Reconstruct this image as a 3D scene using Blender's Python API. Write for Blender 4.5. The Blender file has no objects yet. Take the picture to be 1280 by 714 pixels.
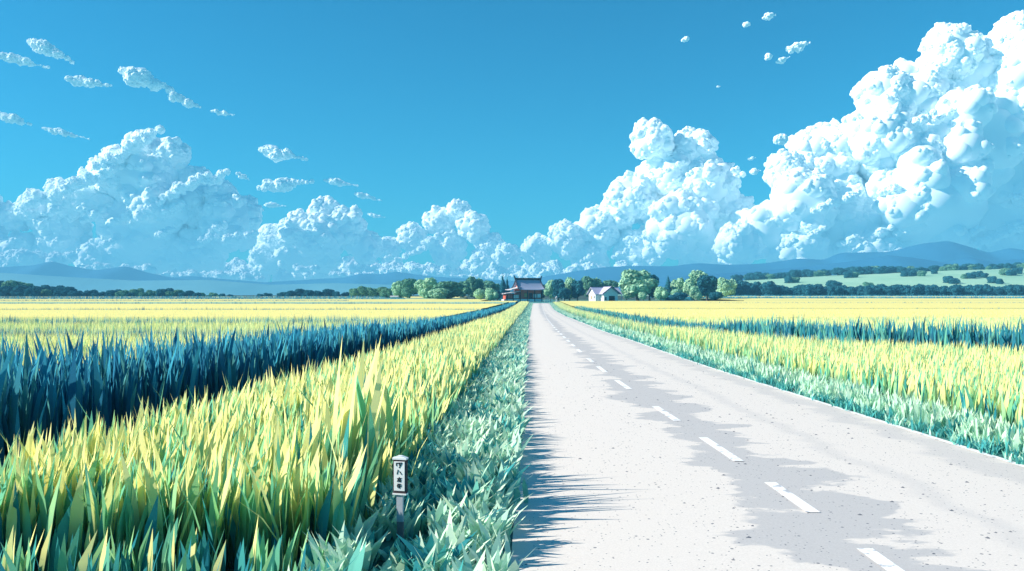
import bpy, math, random
import numpy as np
from mathutils import Vector, noise as mnoise

random.seed(7)
RNG = np.random.default_rng(11)
S = bpy.context.scene
COL = S.collection
PI = math.pi
F, VX, HZ, EYE = 1000.0, 672.0, 376.0, 2.0     # focal length in photo pixels, vanishing point, horizon row, eye height

# ------------------------------------------------------------------ terrain profile
PY = [-60, 60, 110, 150, 190, 236, 290, 330, 400, 470, 600, 1000, 3700]
PZ = [0, 0, .12, .35, .66, 1.06, 1.65, 2.2, 3.25, 4.4, 6.2, 8.5, 14]
def gz(y):
    return np.interp(y, PY, PZ)
def at(px, Y):
    return ((px - VX) * Y / F, Y, float(gz(Y)))
def depth(py, zo=0.0):
    lo, hi = 2.0, 420.0
    for _ in range(50):
        m = (lo + hi) / 2
        row = HZ + F * (EYE - float(gz(m)) - zo) / m
        if row > py: lo = m
        else: hi = m
    return (lo + hi) / 2
def ground_pt(px, py):
    Y = depth(py); return ((px - VX) * Y / F, Y)

# ------------------------------------------------------------------ tags
def tag(o, label=None, cat=None, group=None, kind=None):
    if label: o['label'] = label
    if cat: o['category'] = cat
    if group: o['group'] = group
    if kind: o['kind'] = kind
    return o
def empty(name, loc, rz=0.0, sc=1.0):
    o = bpy.data.objects.new(name, None); COL.objects.link(o)
    o.location = loc; o.rotation_euler = (0, 0, rz); o.scale = (sc, sc, sc)
    o.empty_display_size = .2
    return o

# ------------------------------------------------------------------ materials
def srgb(r, g, b):
    f = lambda c: ((c/255 + .055)/1.055)**2.4 if c > 10 else c/255/12.92
    return (f(r), f(g), f(b), 1)
def new_mat(name):
    m = bpy.data.materials.new(name); m.use_nodes = True
    nt = m.node_tree; nt.nodes.clear()
    out = nt.nodes.new('ShaderNodeOutputMaterial')
    return m, nt, out
def noisy_mat(name, c1, c2, scale=4.0, rough=.85, bump=0.0, detail=4.0, spec=.2, stretch=(1, 1, 1)):
    m, nt, out = new_mat(name)
    b = nt.nodes.new('ShaderNodeBsdfPrincipled'); b.inputs['Roughness'].default_value = rough
    b.inputs['Specular IOR Level'].default_value = spec
    tc = nt.nodes.new('ShaderNodeTexCoord'); mp = nt.nodes.new('ShaderNodeMapping')
    mp.inputs['Scale'].default_value = stretch
    n = nt.nodes.new('ShaderNodeTexNoise'); n.inputs['Scale'].default_value = scale; n.inputs['Detail'].default_value = detail
    r = nt.nodes.new('ShaderNodeValToRGB')
    r.color_ramp.elements[0].position = .35; r.color_ramp.elements[1].position = .65
    r.color_ramp.elements[0].color = (*c1, 1); r.color_ramp.elements[1].color = (*c2, 1)
    nt.links.new(tc.outputs['Object'], mp.inputs[0]); nt.links.new(mp.outputs[0], n.inputs['Vector'])
    nt.links.new(n.outputs['Fac'], r.inputs[0]); nt.links.new(r.outputs[0], b.inputs['Base Color'])
    if bump:
        bp = nt.nodes.new('ShaderNodeBump'); bp.inputs['Strength'].default_value = bump
        nt.links.new(n.outputs['Fac'], bp.inputs['Height']); nt.links.new(bp.outputs[0], b.inputs['Normal'])
    nt.links.new(b.outputs[0], out.inputs[0])
    return m
def leaf_mat(name, trans=.45, tint=(1, 1, 1)):
    """blades and leaves: plant colour and some painted shade are an attribute, light comes from and through both sides"""
    m, nt, out = new_mat(name)
    a = nt.nodes.new('ShaderNodeAttribute'); a.attribute_name = 'Col'
    mu = nt.nodes.new('ShaderNodeMix'); mu.data_type = 'RGBA'; mu.blend_type = 'MULTIPLY'; mu.inputs[0].default_value = 1
    mu.inputs[7].default_value = (*tint, 1)
    nt.links.new(a.outputs['Color'], mu.inputs[6])
    d = nt.nodes.new('ShaderNodeBsdfDiffuse'); t = nt.nodes.new('ShaderNodeBsdfTranslucent')
    x = nt.nodes.new('ShaderNodeMixShader'); x.inputs[0].default_value = trans
    for s_ in (d, t): nt.links.new(mu.outputs[2], s_.inputs[0])
    nt.links.new(d.outputs[0], x.inputs[1]); nt.links.new(t.outputs[0], x.inputs[2])
    nt.links.new(x.outputs[0], out.inputs[0])
    return m

# ------------------------------------------------------------------ mesh building
def raw_mesh(name, V, polys, mat=None, col=None, smooth=False, parent=None):
    """V (n,3); polys list of (m,k) index arrays; col (n,3) vertex colours"""
    V = np.asarray(V, np.float32)
    me = bpy.data.meshes.new(name)
    me.vertices.add(len(V)); me.vertices.foreach_set('co', V.ravel())
    polys = [np.asarray(p, np.int32) for p in polys if len(p)]
    loops = np.concatenate([p.ravel() for p in polys])
    tot = np.concatenate([np.full(len(p), p.shape[1], np.int32) for p in polys])
    start = np.concatenate([[0], np.cumsum(tot)[:-1]]).astype(np.int32)
    me.loops.add(len(loops)); me.loops.foreach_set('vertex_index', loops)
    me.polygons.add(len(tot)); me.polygons.foreach_set('loop_start', start); me.polygons.foreach_set('loop_total', tot)
    if smooth: me.polygons.foreach_set('use_smooth', np.ones(len(tot), bool))
    if col is not None:
        a = me.color_attributes.new('Col', 'FLOAT_COLOR', 'POINT')
        c4 = np.ones((len(V), 4), np.float32); c4[:, :3] = col
        a.data.foreach_set('color', c4.ravel())
    me.update(calc_edges=True)
    if mat: me.materials.append(mat)
    o = bpy.data.objects.new(name, me); COL.objects.link(o)
    if parent: o.parent = parent
    return o

class MB:
    """collects boxes, bars and prisms for ONE mesh"""
    def __init__(s): s.v = []; s.f = []
    def add(s, vs, fs):
        n = len(s.v); s.v += [tuple(v) for v in vs]; s.f += [tuple(i + n for i in f) for f in fs]; return s
    def box(s, x0, x1, y0, y1, z0, z1):
        return s.add([(x0,y0,z0),(x1,y0,z0),(x1,y1,z0),(x0,y1,z0),(x0,y0,z1),(x1,y0,z1),(x1,y1,z1),(x0,y1,z1)],
                     [(0,3,2,1),(4,5,6,7),(0,1,5,4),(1,2,6,5),(2,3,7,6),(3,0,4,7)])
    def bar(s, a, b, w, d=None, up=(0, 0, 1)):
        a, b = Vector(a), Vector(b); t = (b - a).normalized(); d = w if d is None else d
        u = Vector(up)
        if abs(t.dot(u)) > .95: u = Vector((1, 0, 0))
        sx = t.cross(u).normalized() * w/2; sy = t.cross(sx).normalized() * d/2
        vs = [p + i*sx + j*sy for p in (a, b) for i, j in ((-1,-1),(1,-1),(1,1),(-1,1))]
        return s.add(vs, [(0,1,2,3),(7,6,5,4),(0,4,5,1),(1,5,6,2),(2,6,7,3),(3,7,4,0)])
    def lathe(s, prof, n=14, c=(0, 0)):
        vs = [(c[0]+r*math.cos(2*PI*i/n), c[1]+r*math.sin(2*PI*i/n), z) for r, z in prof for i in range(n)]
        fs = [(k*n+i, k*n+(i+1) % n, (k+1)*n+(i+1) % n, (k+1)*n+i) for k in range(len(prof)-1) for i in range(n)]
        fs += [tuple(range(n))[::-1], tuple((len(prof)-1)*n+i for i in range(n))]
        return s.add(vs, fs)
    def prism(s, pts, axis, a, b):
        """pts polygon in the plane across axis ('x' -> (y,z), 'y' -> (x,z))"""
        mk = (lambda p, t: (t, p[0], p[1])) if axis == 'x' else (lambda p, t: (p[0], t, p[1]))
        n = len(pts)
        vs = [mk(p, a) for p in pts] + [mk(p, b) for p in pts]
        return s.add(vs, [tuple(range(n)), tuple(range(2*n-1, n-1, -1))] + [(i, i+n, (i+1) % n+n, (i+1) % n) for i in range(n)])
    def build(s, name, mat, parent=None, bevel=0.0):
        me = bpy.data.meshes.new(name); me.from_pydata(s.v, [], s.f); me.update()
        import bmesh
        bm = bmesh.new(); bm.from_mesh(me); bmesh.ops.recalc_face_normals(bm, faces=bm.faces)
        if bevel: bmesh.ops.bevel(bm, geom=list(bm.edges), offset=bevel, segments=1, affect='EDGES')
        bm.to_mesh(me); bm.free()
        me.materials.append(mat)
        o = bpy.data.objects.new(name, me); COL.objects.link(o)
        if parent: o.parent = parent
        return o

def copy_tree(o, parent=None):
    c = o.copy(); COL.objects.link(c); c.parent = parent
    for ch in list(o.children): copy_tree(ch, c)
    return c

# ------------------------------------------------------------------ sun, sky, camera
SUN_EL, SUN_AZ = math.radians(30), math.radians(-6)       # sun to the left, a little beyond the camera
to_sun = Vector((-math.cos(SUN_EL)*math.cos(SUN_AZ), math.cos(SUN_EL)*math.sin(SUN_AZ), math.sin(SUN_EL)))
ld = bpy.data.lights.new('sun', 'SUN'); ld.energy = 5.0; ld.angle = math.radians(.5); ld.color = (1, .91, .79)
lo = bpy.data.objects.new('sun', ld); COL.objects.link(lo)
lo.rotation_euler = to_sun.to_track_quat('Z', 'Y').to_euler()
W = bpy.data.worlds.new('World'); S.world = W; W.use_nodes = True
nt = W.node_tree; bg = nt.nodes['Background']
sky = nt.nodes.new('ShaderNodeTexSky'); sky.sky_type = 'NISHITA'; sky.sun_disc = False
sky.sun_elevation = SUN_EL; sky.sun_rotation = math.atan2(to_sun.x, to_sun.y)
sky.altitude = 0; sky.air_density = 1.0; sky.dust_density = 0.0; sky.ozone_density = 3.0
tint = nt.nodes.new('ShaderNodeMix'); tint.data_type = 'RGBA'; tint.blend_type = 'MULTIPLY'; tint.inputs[0].default_value = 1
tint.inputs[7].default_value = (.09, .82, 1.0, 1)
nt.links.new(sky.outputs[0], tint.inputs[6])
# unseen pale glow added below the horizon, as ground bounce filling the clouds' shade
wtc = nt.nodes.new('ShaderNodeTexCoord'); wsep = nt.nodes.new('ShaderNodeSeparateXYZ'); wlt = nt.nodes.new('ShaderNodeMath'); wlt.operation = 'LESS_THAN'
wlt.inputs[1].default_value = -.002
gm = nt.nodes.new('ShaderNodeMix'); gm.data_type = 'RGBA'; gm.inputs[7].default_value = (2.2, 5.2, 6.4, 1)
nt.links.new(wtc.outputs['Generated'], wsep.inputs[0]); nt.links.new(wsep.outputs[2], wlt.inputs[0]); nt.links.new(wlt.outputs[0], gm.inputs[0])
nt.links.new(tint.outputs[2], gm.inputs[6]); nt.links.new(gm.outputs[2], bg.inputs[0])
bg.inputs[1].default_value = .076
cd = bpy.data.cameras.new('camera'); cd.sensor_width = 36; cd.lens = 36*F/1280
cd.shift_x = -(VX - 640)/1280; cd.shift_y = (HZ - 357)/1280
cd.clip_start = .05; cd.clip_end = 40000
cam = bpy.data.objects.new('camera', cd); COL.objects.link(cam)
cam.location = (0, 0, EYE); cam.rotation_euler = (PI/2, 0, 0); S.camera = cam
S.view_settings.view_transform = 'Standard'; S.view_settings.look = 'None'
S.view_settings.gamma = 1; S.view_settings.exposure = .92
S.cycles.use_denoising = True
S.cycles.max_bounces = 8; S.cycles.diffuse_bounces = 6; S.cycles.transmission_bounces = 4; S.cycles.volume_bounces = 0
S.cycles.sample_clamp_indirect = 6

# ------------------------------------------------------------------ ground
def strip(name, rows, mat, kind='structure', smooth=True, parent=None):
    """sheet from rows of points, all rows the same length"""
    n = len(rows[0]); V = [p for r in rows for p in r]
    Fc = [(i*n+j, i*n+j+1, (i+1)*n+j+1, (i+1)*n+j) for i in range(len(rows)-1) for j in range(n-1)]
    o = raw_mesh(name, V, [np.array(Fc)], mat, smooth=smooth, parent=parent)
    if kind: o['kind'] = kind
    return o
m_soil = noisy_mat('soil', (.035, .06, .05), (.06, .09, .06), 3, bump=.3)
ys = [-50] + list(np.arange(0, 60, 6)) + list(np.arange(60, 480, 10)) + [520, 600, 700, 850, 1000, 1500, 2200, 3000, 3680]
xs = [-3900, -2500, -1500, -900, -500, -300, -150, -80, -40, -20, -10, 0, 10, 20, 40, 80, 150, 300, 500, 900, 1500, 2500, 3900]
strip('ground', [[(x, y, float(gz(y)) - .12) for x in xs] for y in ys], m_soil)

# road edges measured along the photograph
L_px = [(636, 760), (640, 714), (646, 600), (652, 500), (655.5, 450), (661, 400), (664, 386), (665.5, 380.6)]
C_px = [(1160, 745), (1105, 705), (1000, 627), (900, 565), (832, 519), (777, 482), (751, 463), (724.5, 440), (705.5, 422.6), (693.6, 410.7), (684.5, 400), (679, 388), (677, 380.6)]
R_px = [(1480, 644), (1280, 577), (1127, 535), (990, 490), (890, 460), (790, 425), (759, 415.5), (733, 405), (707, 395), (694, 388), (688, 380.6)]
def edge_fn(px):
    p = sorted([ground_pt(*q)[::-1] for q in px])
    Y = np.array([a for a, _ in p]); X = np.array([b for _, b in p])
    # smooth the measured points
    yy = np.linspace(0, 260, 521); xx = np.interp(yy, Y, X)
    k = np.hanning(31); k /= k.sum()
    xx = np.convolve(np.pad(xx, 15, mode='edge'), k, 'valid')
    return lambda y: np.interp(y, yy, xx)
XL, XC, XR = edge_fn(L_px), edge_fn(C_px), edge_fn(R_px)
ROAD_END = 246.0

def road_material():
    m, nt, out = new_mat('pale_asphalt')
    N = nt.nodes.new; Lk = nt.links.new
    b = N('ShaderNodeBsdfPrincipled'); b.inputs['Roughness'].default_value = .9; b.inputs['Specular IOR Level'].default_value = .15
    tc = N('ShaderNodeTexCoord')
    sp = N('ShaderNodeSeparateXYZ'); uv = N('ShaderNodeAttribute'); uv.attribute_name = 'Col'
    Lk(uv.outputs['Color'], sp.inputs[0])          # x = position across the road 0..1
    # worn darker band of old asphalt along the crown of the road, ragged sideways
    mp = N('ShaderNodeMapping'); mp.inputs['Scale'].default_value = (.42, .85, 1)
    Lk(tc.outputs['Object'], mp.inputs[0])
    n1 = N('ShaderNodeTexNoise'); n1.inputs['Scale'].default_value = 1.0; n1.inputs['Detail'].default_value = 5; n1.inputs['Roughness'].default_value = .62
    Lk(mp.outputs[0], n1.inputs['Vector'])
    def math_(op, a, bb=None, c=None):
        q = N('ShaderNodeMath'); q.operation = op
        for i, v in enumerate((a, bb, c)):
            if v is None: continue
            if isinstance(v, (int, float)): q.inputs[i].default_value = v
            else: Lk(v, q.inputs[i])
        return q.outputs[0]
    def band(centre, half, wob, edge=.01):
        off = math_('MULTIPLY', math_('SUBTRACT', n1.outputs['Fac'], .5), wob)
        d = math_('ABSOLUTE', math_('SUBTRACT', math_('ADD', sp.outputs[0], off), centre))
        q = N('ShaderNodeMapRange'); q.interpolation_type = 'SMOOTHSTEP'
        q.inputs['From Min'].default_value = half - edge; q.inputs['From Max'].default_value = half + edge
        q.inputs['To Min'].default_value = 1; q.inputs['To Max'].default_value = 0
        Lk(d, q.inputs['Value']); return q.outputs[0]
    old = band(.445, .085, .55)
    old2 = band(.93, .05, .35, .03)
    rut = band(.67, .022, .16, .02)
    fac = math_('MAXIMUM', old, math_('MULTIPLY', old2, .55))
    fac = math_('MAXIMUM', fac, math_('MULTIPLY', rut, .35))
    base = N('ShaderNodeMix'); base.data_type = 'RGBA'
    base.inputs[6].default_value = (.71, .66, .61, 1); base.inputs[7].default_value = (.50, .49, .485, 1)
    Lk(fac, base.inputs[0])
    # fine grain
    n2 = N('ShaderNodeTexNoise'); n2.inputs['Scale'].default_value = 60; n2.inputs['Detail'].default_value = 3
    Lk(tc.outputs['Object'], n2.inputs['Vector'])
    gr = N('ShaderNodeMapRange'); gr.inputs['From Min'].default_value = .3; gr.inputs['From Max'].default_value = .7
    gr.inputs['To Min'].default_value = .93; gr.inputs['To Max'].default_value = 1.05; Lk(n2.outputs['Fac'], gr.inputs['Value'])
    sc_ = N('ShaderNodeVectorMath'); sc_.operation = 'SCALE'; Lk(base.outputs[2], sc_.inputs[0]); Lk(gr.outputs[0], sc_.inputs['Scale'])
    # dark aggregate pits of two sizes
    def pits(scale, size, thin):
        v = N('ShaderNodeTexVoronoi'); v.inputs['Scale'].default_value = scale
        Lk(tc.outputs['Object'], v.inputs['Vector'])
        ds = N('ShaderNodeMath'); ds.operation = 'LESS_THAN'; ds.inputs[1].default_value = size; Lk(v.outputs['Distance'], ds.inputs[0])
        c = N('ShaderNodeSeparateColor'); Lk(v.outputs['Color'], c.inputs[0])
        keep = N('ShaderNodeMath'); keep.operation = 'LESS_THAN'; keep.inputs[1].default_value = thin; Lk(c.outputs[0], keep.inputs[0])
        return math_('MULTIPLY', ds.outputs[0], keep.outputs[0])
    p = math_('MAXIMUM', pits(11, .15, .20), pits(26, .2, .25))
    fin = N('ShaderNodeMix'); fin.data_type = 'RGBA'; Lk(math_('MULTIPLY', p, .85), fin.inputs[0])
    Lk(sc_.outputs[0], fin.inputs[6]); fin.inputs[7].default_value = (.10, .12, .15, 1)
    Lk(fin.outputs[2], b.inputs['Base Color'])
    bp = N('ShaderNodeBump'); bp.inputs['Strength'].default_value = .12; bp.inputs['Distance'].default_value = .01
    Lk(n2.outputs['Fac'], bp.inputs['Height']); Lk(bp.outputs[0], b.inputs['Normal'])
    Lk(b.outputs[0], out.inputs[0])
    return m
m_road = road_material()
yr = np.concatenate([np.arange(-12, 60, 1.0), np.arange(60, ROAD_END + .1, 3.0)])
V, Cc = [], []
NA = 9
for y in yr:
    a, b = float(XL(y)), float(XR(y))
    for j in range(NA):
        t = j/(NA-1); V.append((a + (b-a)*t, y, float(gz(y)) + .03*(1-(2*t-1)**2))); Cc.append((t, 0, 0))
Fc = [(i*NA+j, i*NA+j+1, (i+1)*NA+j+1, (i+1)*NA+j) for i in range(len(yr)-1) for j in range(NA-1)]
road = raw_mesh('road', V, [np.array(Fc)], m_road, col=np.array(Cc), smooth=True); road['kind'] = 'structure'
def road_z(y, t): return float(gz(y)) + .03*(1-(2*t-1)**2)
def road_t(x, y): return (x - float(XL(y)))/(float(XR(y)) - float(XL(y)))

m_paint = noisy_mat('road_paint', (.80, .80, .80), (.86, .86, .86), 20, rough=.7)
def worn_paint():
    m, nt, out = new_mat('worn_road_paint'); N = nt.nodes.new; Lk = nt.links.new
    b = N('ShaderNodeBsdfPrincipled'); b.inputs['Roughness'].default_value = .7
    tc = N('ShaderNodeTexCoord'); n = N('ShaderNodeTexNoise'); n.inputs['Scale'].default_value = 9; n.inputs['Detail'].default_value = 6
    Lk(tc.outputs['Object'], n.inputs['Vector'])
    r = N('ShaderNodeValToRGB'); e = r.color_ramp.elements
    e[0].position = .37; e[0].color = (.42, .44, .47, 1); e[1].position = .43; e[1].color = (.88, .88, .88, 1)
    Lk(n.outputs['Fac'], r.inputs[0]); Lk(r.outputs[0], b.inputs['Base Color']); Lk(b.outputs[0], out.inputs[0])
    return m
m_worn = worn_paint()
dashes = [(5.2, 6.35), (7.43, 8.66), (9.8, 11.5), (13.1, 14.9), (17.8, 19.8), (22.0, 24.0), (25.6, 27.4)]
y = 30.5
while y < 236: dashes.append((y, y + 2.0)); y += 3.9 if y < 80 else 5.5
for a, b in dashes:
    rows = []
    for k in range(4):
        yy = a + (b-a)*k/3; xc = float(XC(yy)); w = .065 if yy < 60 else .06
        rows.append([(xc-w, yy, road_z(yy, road_t(xc-w, yy)) + .006), (xc+w, yy, road_z(yy, road_t(xc+w, yy)) + .006)])
    strip('lane_marking', rows, m_worn)
rows = [[(float(XR(y))-.13, y, road_z(y, road_t(float(XR(y))-.13, y))+.006), (float(XR(y))-.03, y, road_z(y, road_t(float(XR(y))-.03, y))+.006)] for y in yr if y < 150]
strip('edge_line_marking', rows, m_worn)
# low concrete edging stone under each verge
m_conc = noisy_mat('edging_concrete', (.30, .32, .33), (.40, .42, .42), 6)
m_cross = noisy_mat('pale_lane', (.42, .46, .46), (.50, .53, .52), 2)
strip('cross_road', [[(x, y, float(gz(y)) + .01) for x in np.linspace(-130, 160, 30)] for y in (246.1, 249, 252)], m_cross)
# ------------------------------------------------------------------ blades
def blades(P, h, w, lean, az, c_base, c_tip, facing=None, segs=3, gamma=1.0, curve=2.0, c_mid=None):
    """P (n,3) bases; each blade a tapered curved strip. c_base/c_tip (n,3)."""
    n = len(P)
    if facing is None: facing = RNG.normal(-PI/4, .55, n)
    dx, dy = np.cos(az), np.sin(az)
    wx, wy = np.cos(facing), np.sin(facing)
    ts = np.linspace(0, 1, segs + 1)
    prof = {3: [.55, .92, .86, 0], 2: [.7, 1.0, 0], 1: [1.0, 0]}[segs]
    cols, verts = [], []
    for t, pw in zip(ts, prof):
        off = lean * t**curve
        cx = P[:, 0] + dx*off; cy = P[:, 1] + dy*off
        cz = P[:, 2] + h*(t - .18*(lean/np.maximum(h, .01))**2*t*t)
        c = c_base + (c_tip - c_base)*(t**gamma)
        if c_mid is not None:
            m0, m1 = (.38, .30) if segs == 3 else (.3, .4)
            c = c_base + (c_mid - c_base)*min(1, t/m0) if t < m0 else c_mid + (c_tip - c_mid)*min(1, (t-m0)/m1)
        if t < 1:
            for s in (-1, 1):
                verts.append(np.stack([cx + s*wx*w*pw/2, cy + s*wy*w*pw/2, cz], 1)); cols.append(c)
        else:
            verts.append(np.stack([cx, cy, cz], 1)); cols.append(c)
    k = len(verts)
    V = np.stack(verts, 1).reshape(-1, 3); C = np.stack(cols, 1).reshape(-1, 3)
    base = (np.arange(n)*k)[:, None]
    quads = [base + np.array([[2*i, 2*i+1, 2*i+3, 2*i+2]]) for i in range(segs-1)]
    tri = base + np.array([[2*(segs-1), 2*(segs-1)+1, 2*segs]])
    return V, (np.concatenate(quads) if quads else np.zeros((0, 4), int)), tri, C
def join_blades(name, parts, mat, label, cat, group=None):
    Vs, Q, T, C = [], [], [], []; n = 0
    for V, q, t, c in parts:
        Vs.append(V); C.append(c)
        if len(q): Q.append(q + n)
        T.append(t + n); n += len(V)
    polys = ([np.concatenate(Q)] if Q else []) + [np.concatenate(T)]
    o = raw_mesh(name, np.concatenate(Vs), polys, mat, col=np.concatenate(C))
    return tag(o, label, cat, group, 'stuff')
def pick(pal, n, p=None):
    pal = np.array(pal); return pal[RNG.choice(len(pal), n, p=p)]
def vnoise(x, y, s):
    return np.array([mnoise.noise((a*s, b*s, 3.1)) for a, b in zip(x, y)])

m_rice = leaf_mat('rice_leaf', .25)
m_reed = leaf_mat('reed_leaf', .12)
m_verge = leaf_mat('verge_leaf', .25)

YEL = [(.96, .90, .38), (.96, .91, .42), (.94, .88, .36)]
GRN = [(.28, .62, .32), (.38, .68, .33), (.17, .52, .36)]
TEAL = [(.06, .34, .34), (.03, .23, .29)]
# XV: verge/rice border on the left, ditch border
def rice_edge(y): return XL(y) - np.interp(y, [4, 5.9, 7.6, 10.9, 20], [1.32, 1.30, 1.28, 1.22, 1.2])
def ditch_edge(y): return np.interp(y, [-5, 7.6, 18, 40, 89, 246], [-5.4, -5.1, -4.45, -4.2, -4.1, -5.2])
def rice_parts(y0, y1, dens, lo, hi, hgt, wid, segs, zf=-.2, mix=(.45, .39, .16)):
    """random rice blades between two border functions"""
    ymid = np.linspace(y0, y1, 60); area = np.trapz(np.maximum(hi(ymid) - lo(ymid), 0), ymid)
    n = int(area*dens)
    # sample y by local width
    wdt = np.maximum(hi(ymid) - lo(ymid), 1e-3); cdf = np.concatenate([[0], np.cumsum((wdt[1:]+wdt[:-1])/2)]); cdf /= cdf[-1]
    y = np.interp(RNG.random(n), cdf, ymid); x = lo(y) + RNG.random(n)*(hi(y) - lo(y))
    hh = hgt(x, y)*RNG.uniform(.80, 1.10, n)
    kind = RNG.choice(3, n, p=mix)
    cb = np.where((kind == 0)[:, None], pick(TEAL, n)*.8, np.where((kind == 1)[:, None], pick(TEAL, n)*.7, pick(TEAL, n)*.7))  # shade low in the crop is put into the dark teal blade bases
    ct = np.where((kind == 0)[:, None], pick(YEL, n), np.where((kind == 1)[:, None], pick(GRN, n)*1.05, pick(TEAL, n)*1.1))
    hh = hh*np.array([1.0, .92, .80])[kind]
    P = np.stack([x, y, gz(y) + zf], 1)
    az = RNG.normal(.1, 1.3, n)
    lean = hh*RNG.uniform(.04, .26, n)
    return blades(P, hh, wid*RNG.uniform(.6, 1.35, n), lean, az, cb, ct, segs=segs, gamma=.5,
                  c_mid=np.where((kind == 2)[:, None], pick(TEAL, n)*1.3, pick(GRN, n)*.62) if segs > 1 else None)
near_h = lambda x, y: .98 + .90*(np.sin(y*8.5+1.5*np.sin(y*3.7)) > .1)*(RNG.random(len(x)) < .6)*np.exp(-((y-8.0)/1.15)**4)*np.clip((x-rice_edge(y)+.9)/.5, 0, 1) - .22*np.clip((x-rice_edge(y)+.6)/.6, 0, 1)  # tall clumps by the verge are shaped to throw shadow fingers on the road
parts = [rice_parts(6.2, 9, 120, ditch_edge, rice_edge, near_h, .10, 3),
         rice_parts(6.0, 6.6, 130, ditch_edge, rice_edge, lambda x, y: 1.02 + 0*x, .10, 3, mix=(.35, .45, .20)),
         rice_parts(5.3, 6.1, 90, ditch_edge, rice_edge, lambda x, y: .62 + 0*x, .07, 3, mix=(.08, .37, .55)),
         rice_parts(9, 22, 110, ditch_edge, rice_edge, near_h, .10, 3),
         rice_parts(22, 60, 90, ditch_edge, rice_edge, near_h, .085, 2),
         rice_parts(60, 244, 60, ditch_edge, rice_edge, near_h, .14, 1)]
# long stray leaves arching out of the near rows
n = 260
y = RNG.uniform(5.2, 16, n); x = ditch_edge(y) + RNG.random(n)*(rice_edge(y)-ditch_edge(y)+.15)
y = np.maximum(y, 6.1); P = np.stack([x, y, np.full(n, -.15)], 1)
parts.append(blades(P, RNG.uniform(.75, 1.25, n), RNG.uniform(.02, .045, n), RNG.uniform(.2, .55, n), RNG.uniform(-PI, PI, n),
                    pick(GRN, n)*.8, pick(YEL+GRN, n), segs=3))
join_blades('rice_crop', parts, m_rice, 'tall yellow-tipped green rice strip growing along the left verge of the road', 'rice')

# dark blue-green reeds in the ditch behind the near strip
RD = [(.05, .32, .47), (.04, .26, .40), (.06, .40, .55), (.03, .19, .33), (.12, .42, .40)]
RD2 = [(.035, .24, .34), (.05, .32, .36), (.16, .48, .36), (.03, .17, .28)]
def reeds(pts, width, dens, h, wid, segs=2, zf=-.15, jitter=.25, pal=RD):
    out = []; pts = np.array(pts, float)
    seg = np.hypot(*(pts[1:] - pts[:-1]).T); L = np.concatenate([[0], np.cumsum(seg)])
    n = int(L[-1]*dens); s = RNG.random(n)*L[-1]
    x = np.interp(s, L, pts[:, 0]); y = np.interp(s, L, pts[:, 1])
    i = np.clip(np.searchsorted(L, s) - 1, 0, len(seg)-1)
    tx = (pts[i+1, 0]-pts[i, 0])/seg[i]; ty = (pts[i+1, 1]-pts[i, 1])/seg[i]
    o = RNG.uniform(-.5, .5, n)*width
    x = x - ty*o; y = y + tx*o
    hh = (h(x, y) if callable(h) else h)*RNG.uniform(1-jitter, 1+jitter*.5, n)
    k_ = .80 + .45*np.abs(vnoise(x, y, 1.9)) + .1*RNG.random(n); hh = hh*k_
    P = np.stack([x, y, gz(y) + zf], 1)
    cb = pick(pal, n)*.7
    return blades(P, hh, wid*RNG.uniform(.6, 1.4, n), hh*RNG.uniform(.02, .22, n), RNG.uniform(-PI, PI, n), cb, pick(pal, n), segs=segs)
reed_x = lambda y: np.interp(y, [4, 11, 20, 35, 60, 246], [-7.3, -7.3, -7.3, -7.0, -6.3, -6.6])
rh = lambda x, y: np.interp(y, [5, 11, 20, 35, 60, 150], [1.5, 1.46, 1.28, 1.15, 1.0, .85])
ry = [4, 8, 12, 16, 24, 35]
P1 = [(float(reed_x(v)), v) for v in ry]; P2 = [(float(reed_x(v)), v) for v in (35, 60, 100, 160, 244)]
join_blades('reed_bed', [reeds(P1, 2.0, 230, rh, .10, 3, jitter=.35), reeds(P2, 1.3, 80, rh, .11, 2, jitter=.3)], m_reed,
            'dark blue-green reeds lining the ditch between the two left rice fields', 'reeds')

# right-hand strip of rice between the verge and the reed row
rr_lo = lambda y: XR(y) + .9
rr_line = [(40, 20.5), (22, 21.5), (14.5, 23), (10.5, 28), (8.6, 36), (7.6, 50), (7.0, 80), (6.5, 130)]
rr_y = np.array([p[1] for p in rr_line]); rr_x = np.array([p[0] for p in rr_line])
rr_hi = lambda y: np.where(y < 20.5, 26.0 + 0*y, np.interp(y, rr_y, rr_x))
rh_r = lambda x, y: .90 + 0*x
mixr = (.38, .46, .16)
parts = [rice_parts(8, 20.5, 150, rr_lo, lambda y: np.minimum(rr_hi(y), y*.66+3), rh_r, .05, 3, zf=-.12, mix=mixr),
         rice_parts(20.5, 40, 130, rr_lo, lambda y: np.minimum(rr_hi(y), 27.), rh_r, .06, 2, zf=-.12, mix=mixr),
         rice_parts(40, 240, 60, rr_lo, lambda y: rr_lo(y)+2.2, lambda x, y: .8+0*x, .09, 1, zf=-.12, mix=mixr)]
join_blades('rice_crop', parts, m_rice, 'yellow and green rice strip beside the right verge in front of the teal reed row', 'rice')
join_blades('reed_bed', [reeds(rr_line[:5], 1.9, 190, lambda x, y: np.interp(y, [20, 28, 40, 60], [1.5, 1.4, 1.2, 1.05]), .11, 2, pal=RD2, jitter=.3), reeds(rr_line[4:], 1.1, 90, 1.05, .10, 2, pal=RD2)], m_reed,
            'teal reed row running across the right rice field', 'reeds')

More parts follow.
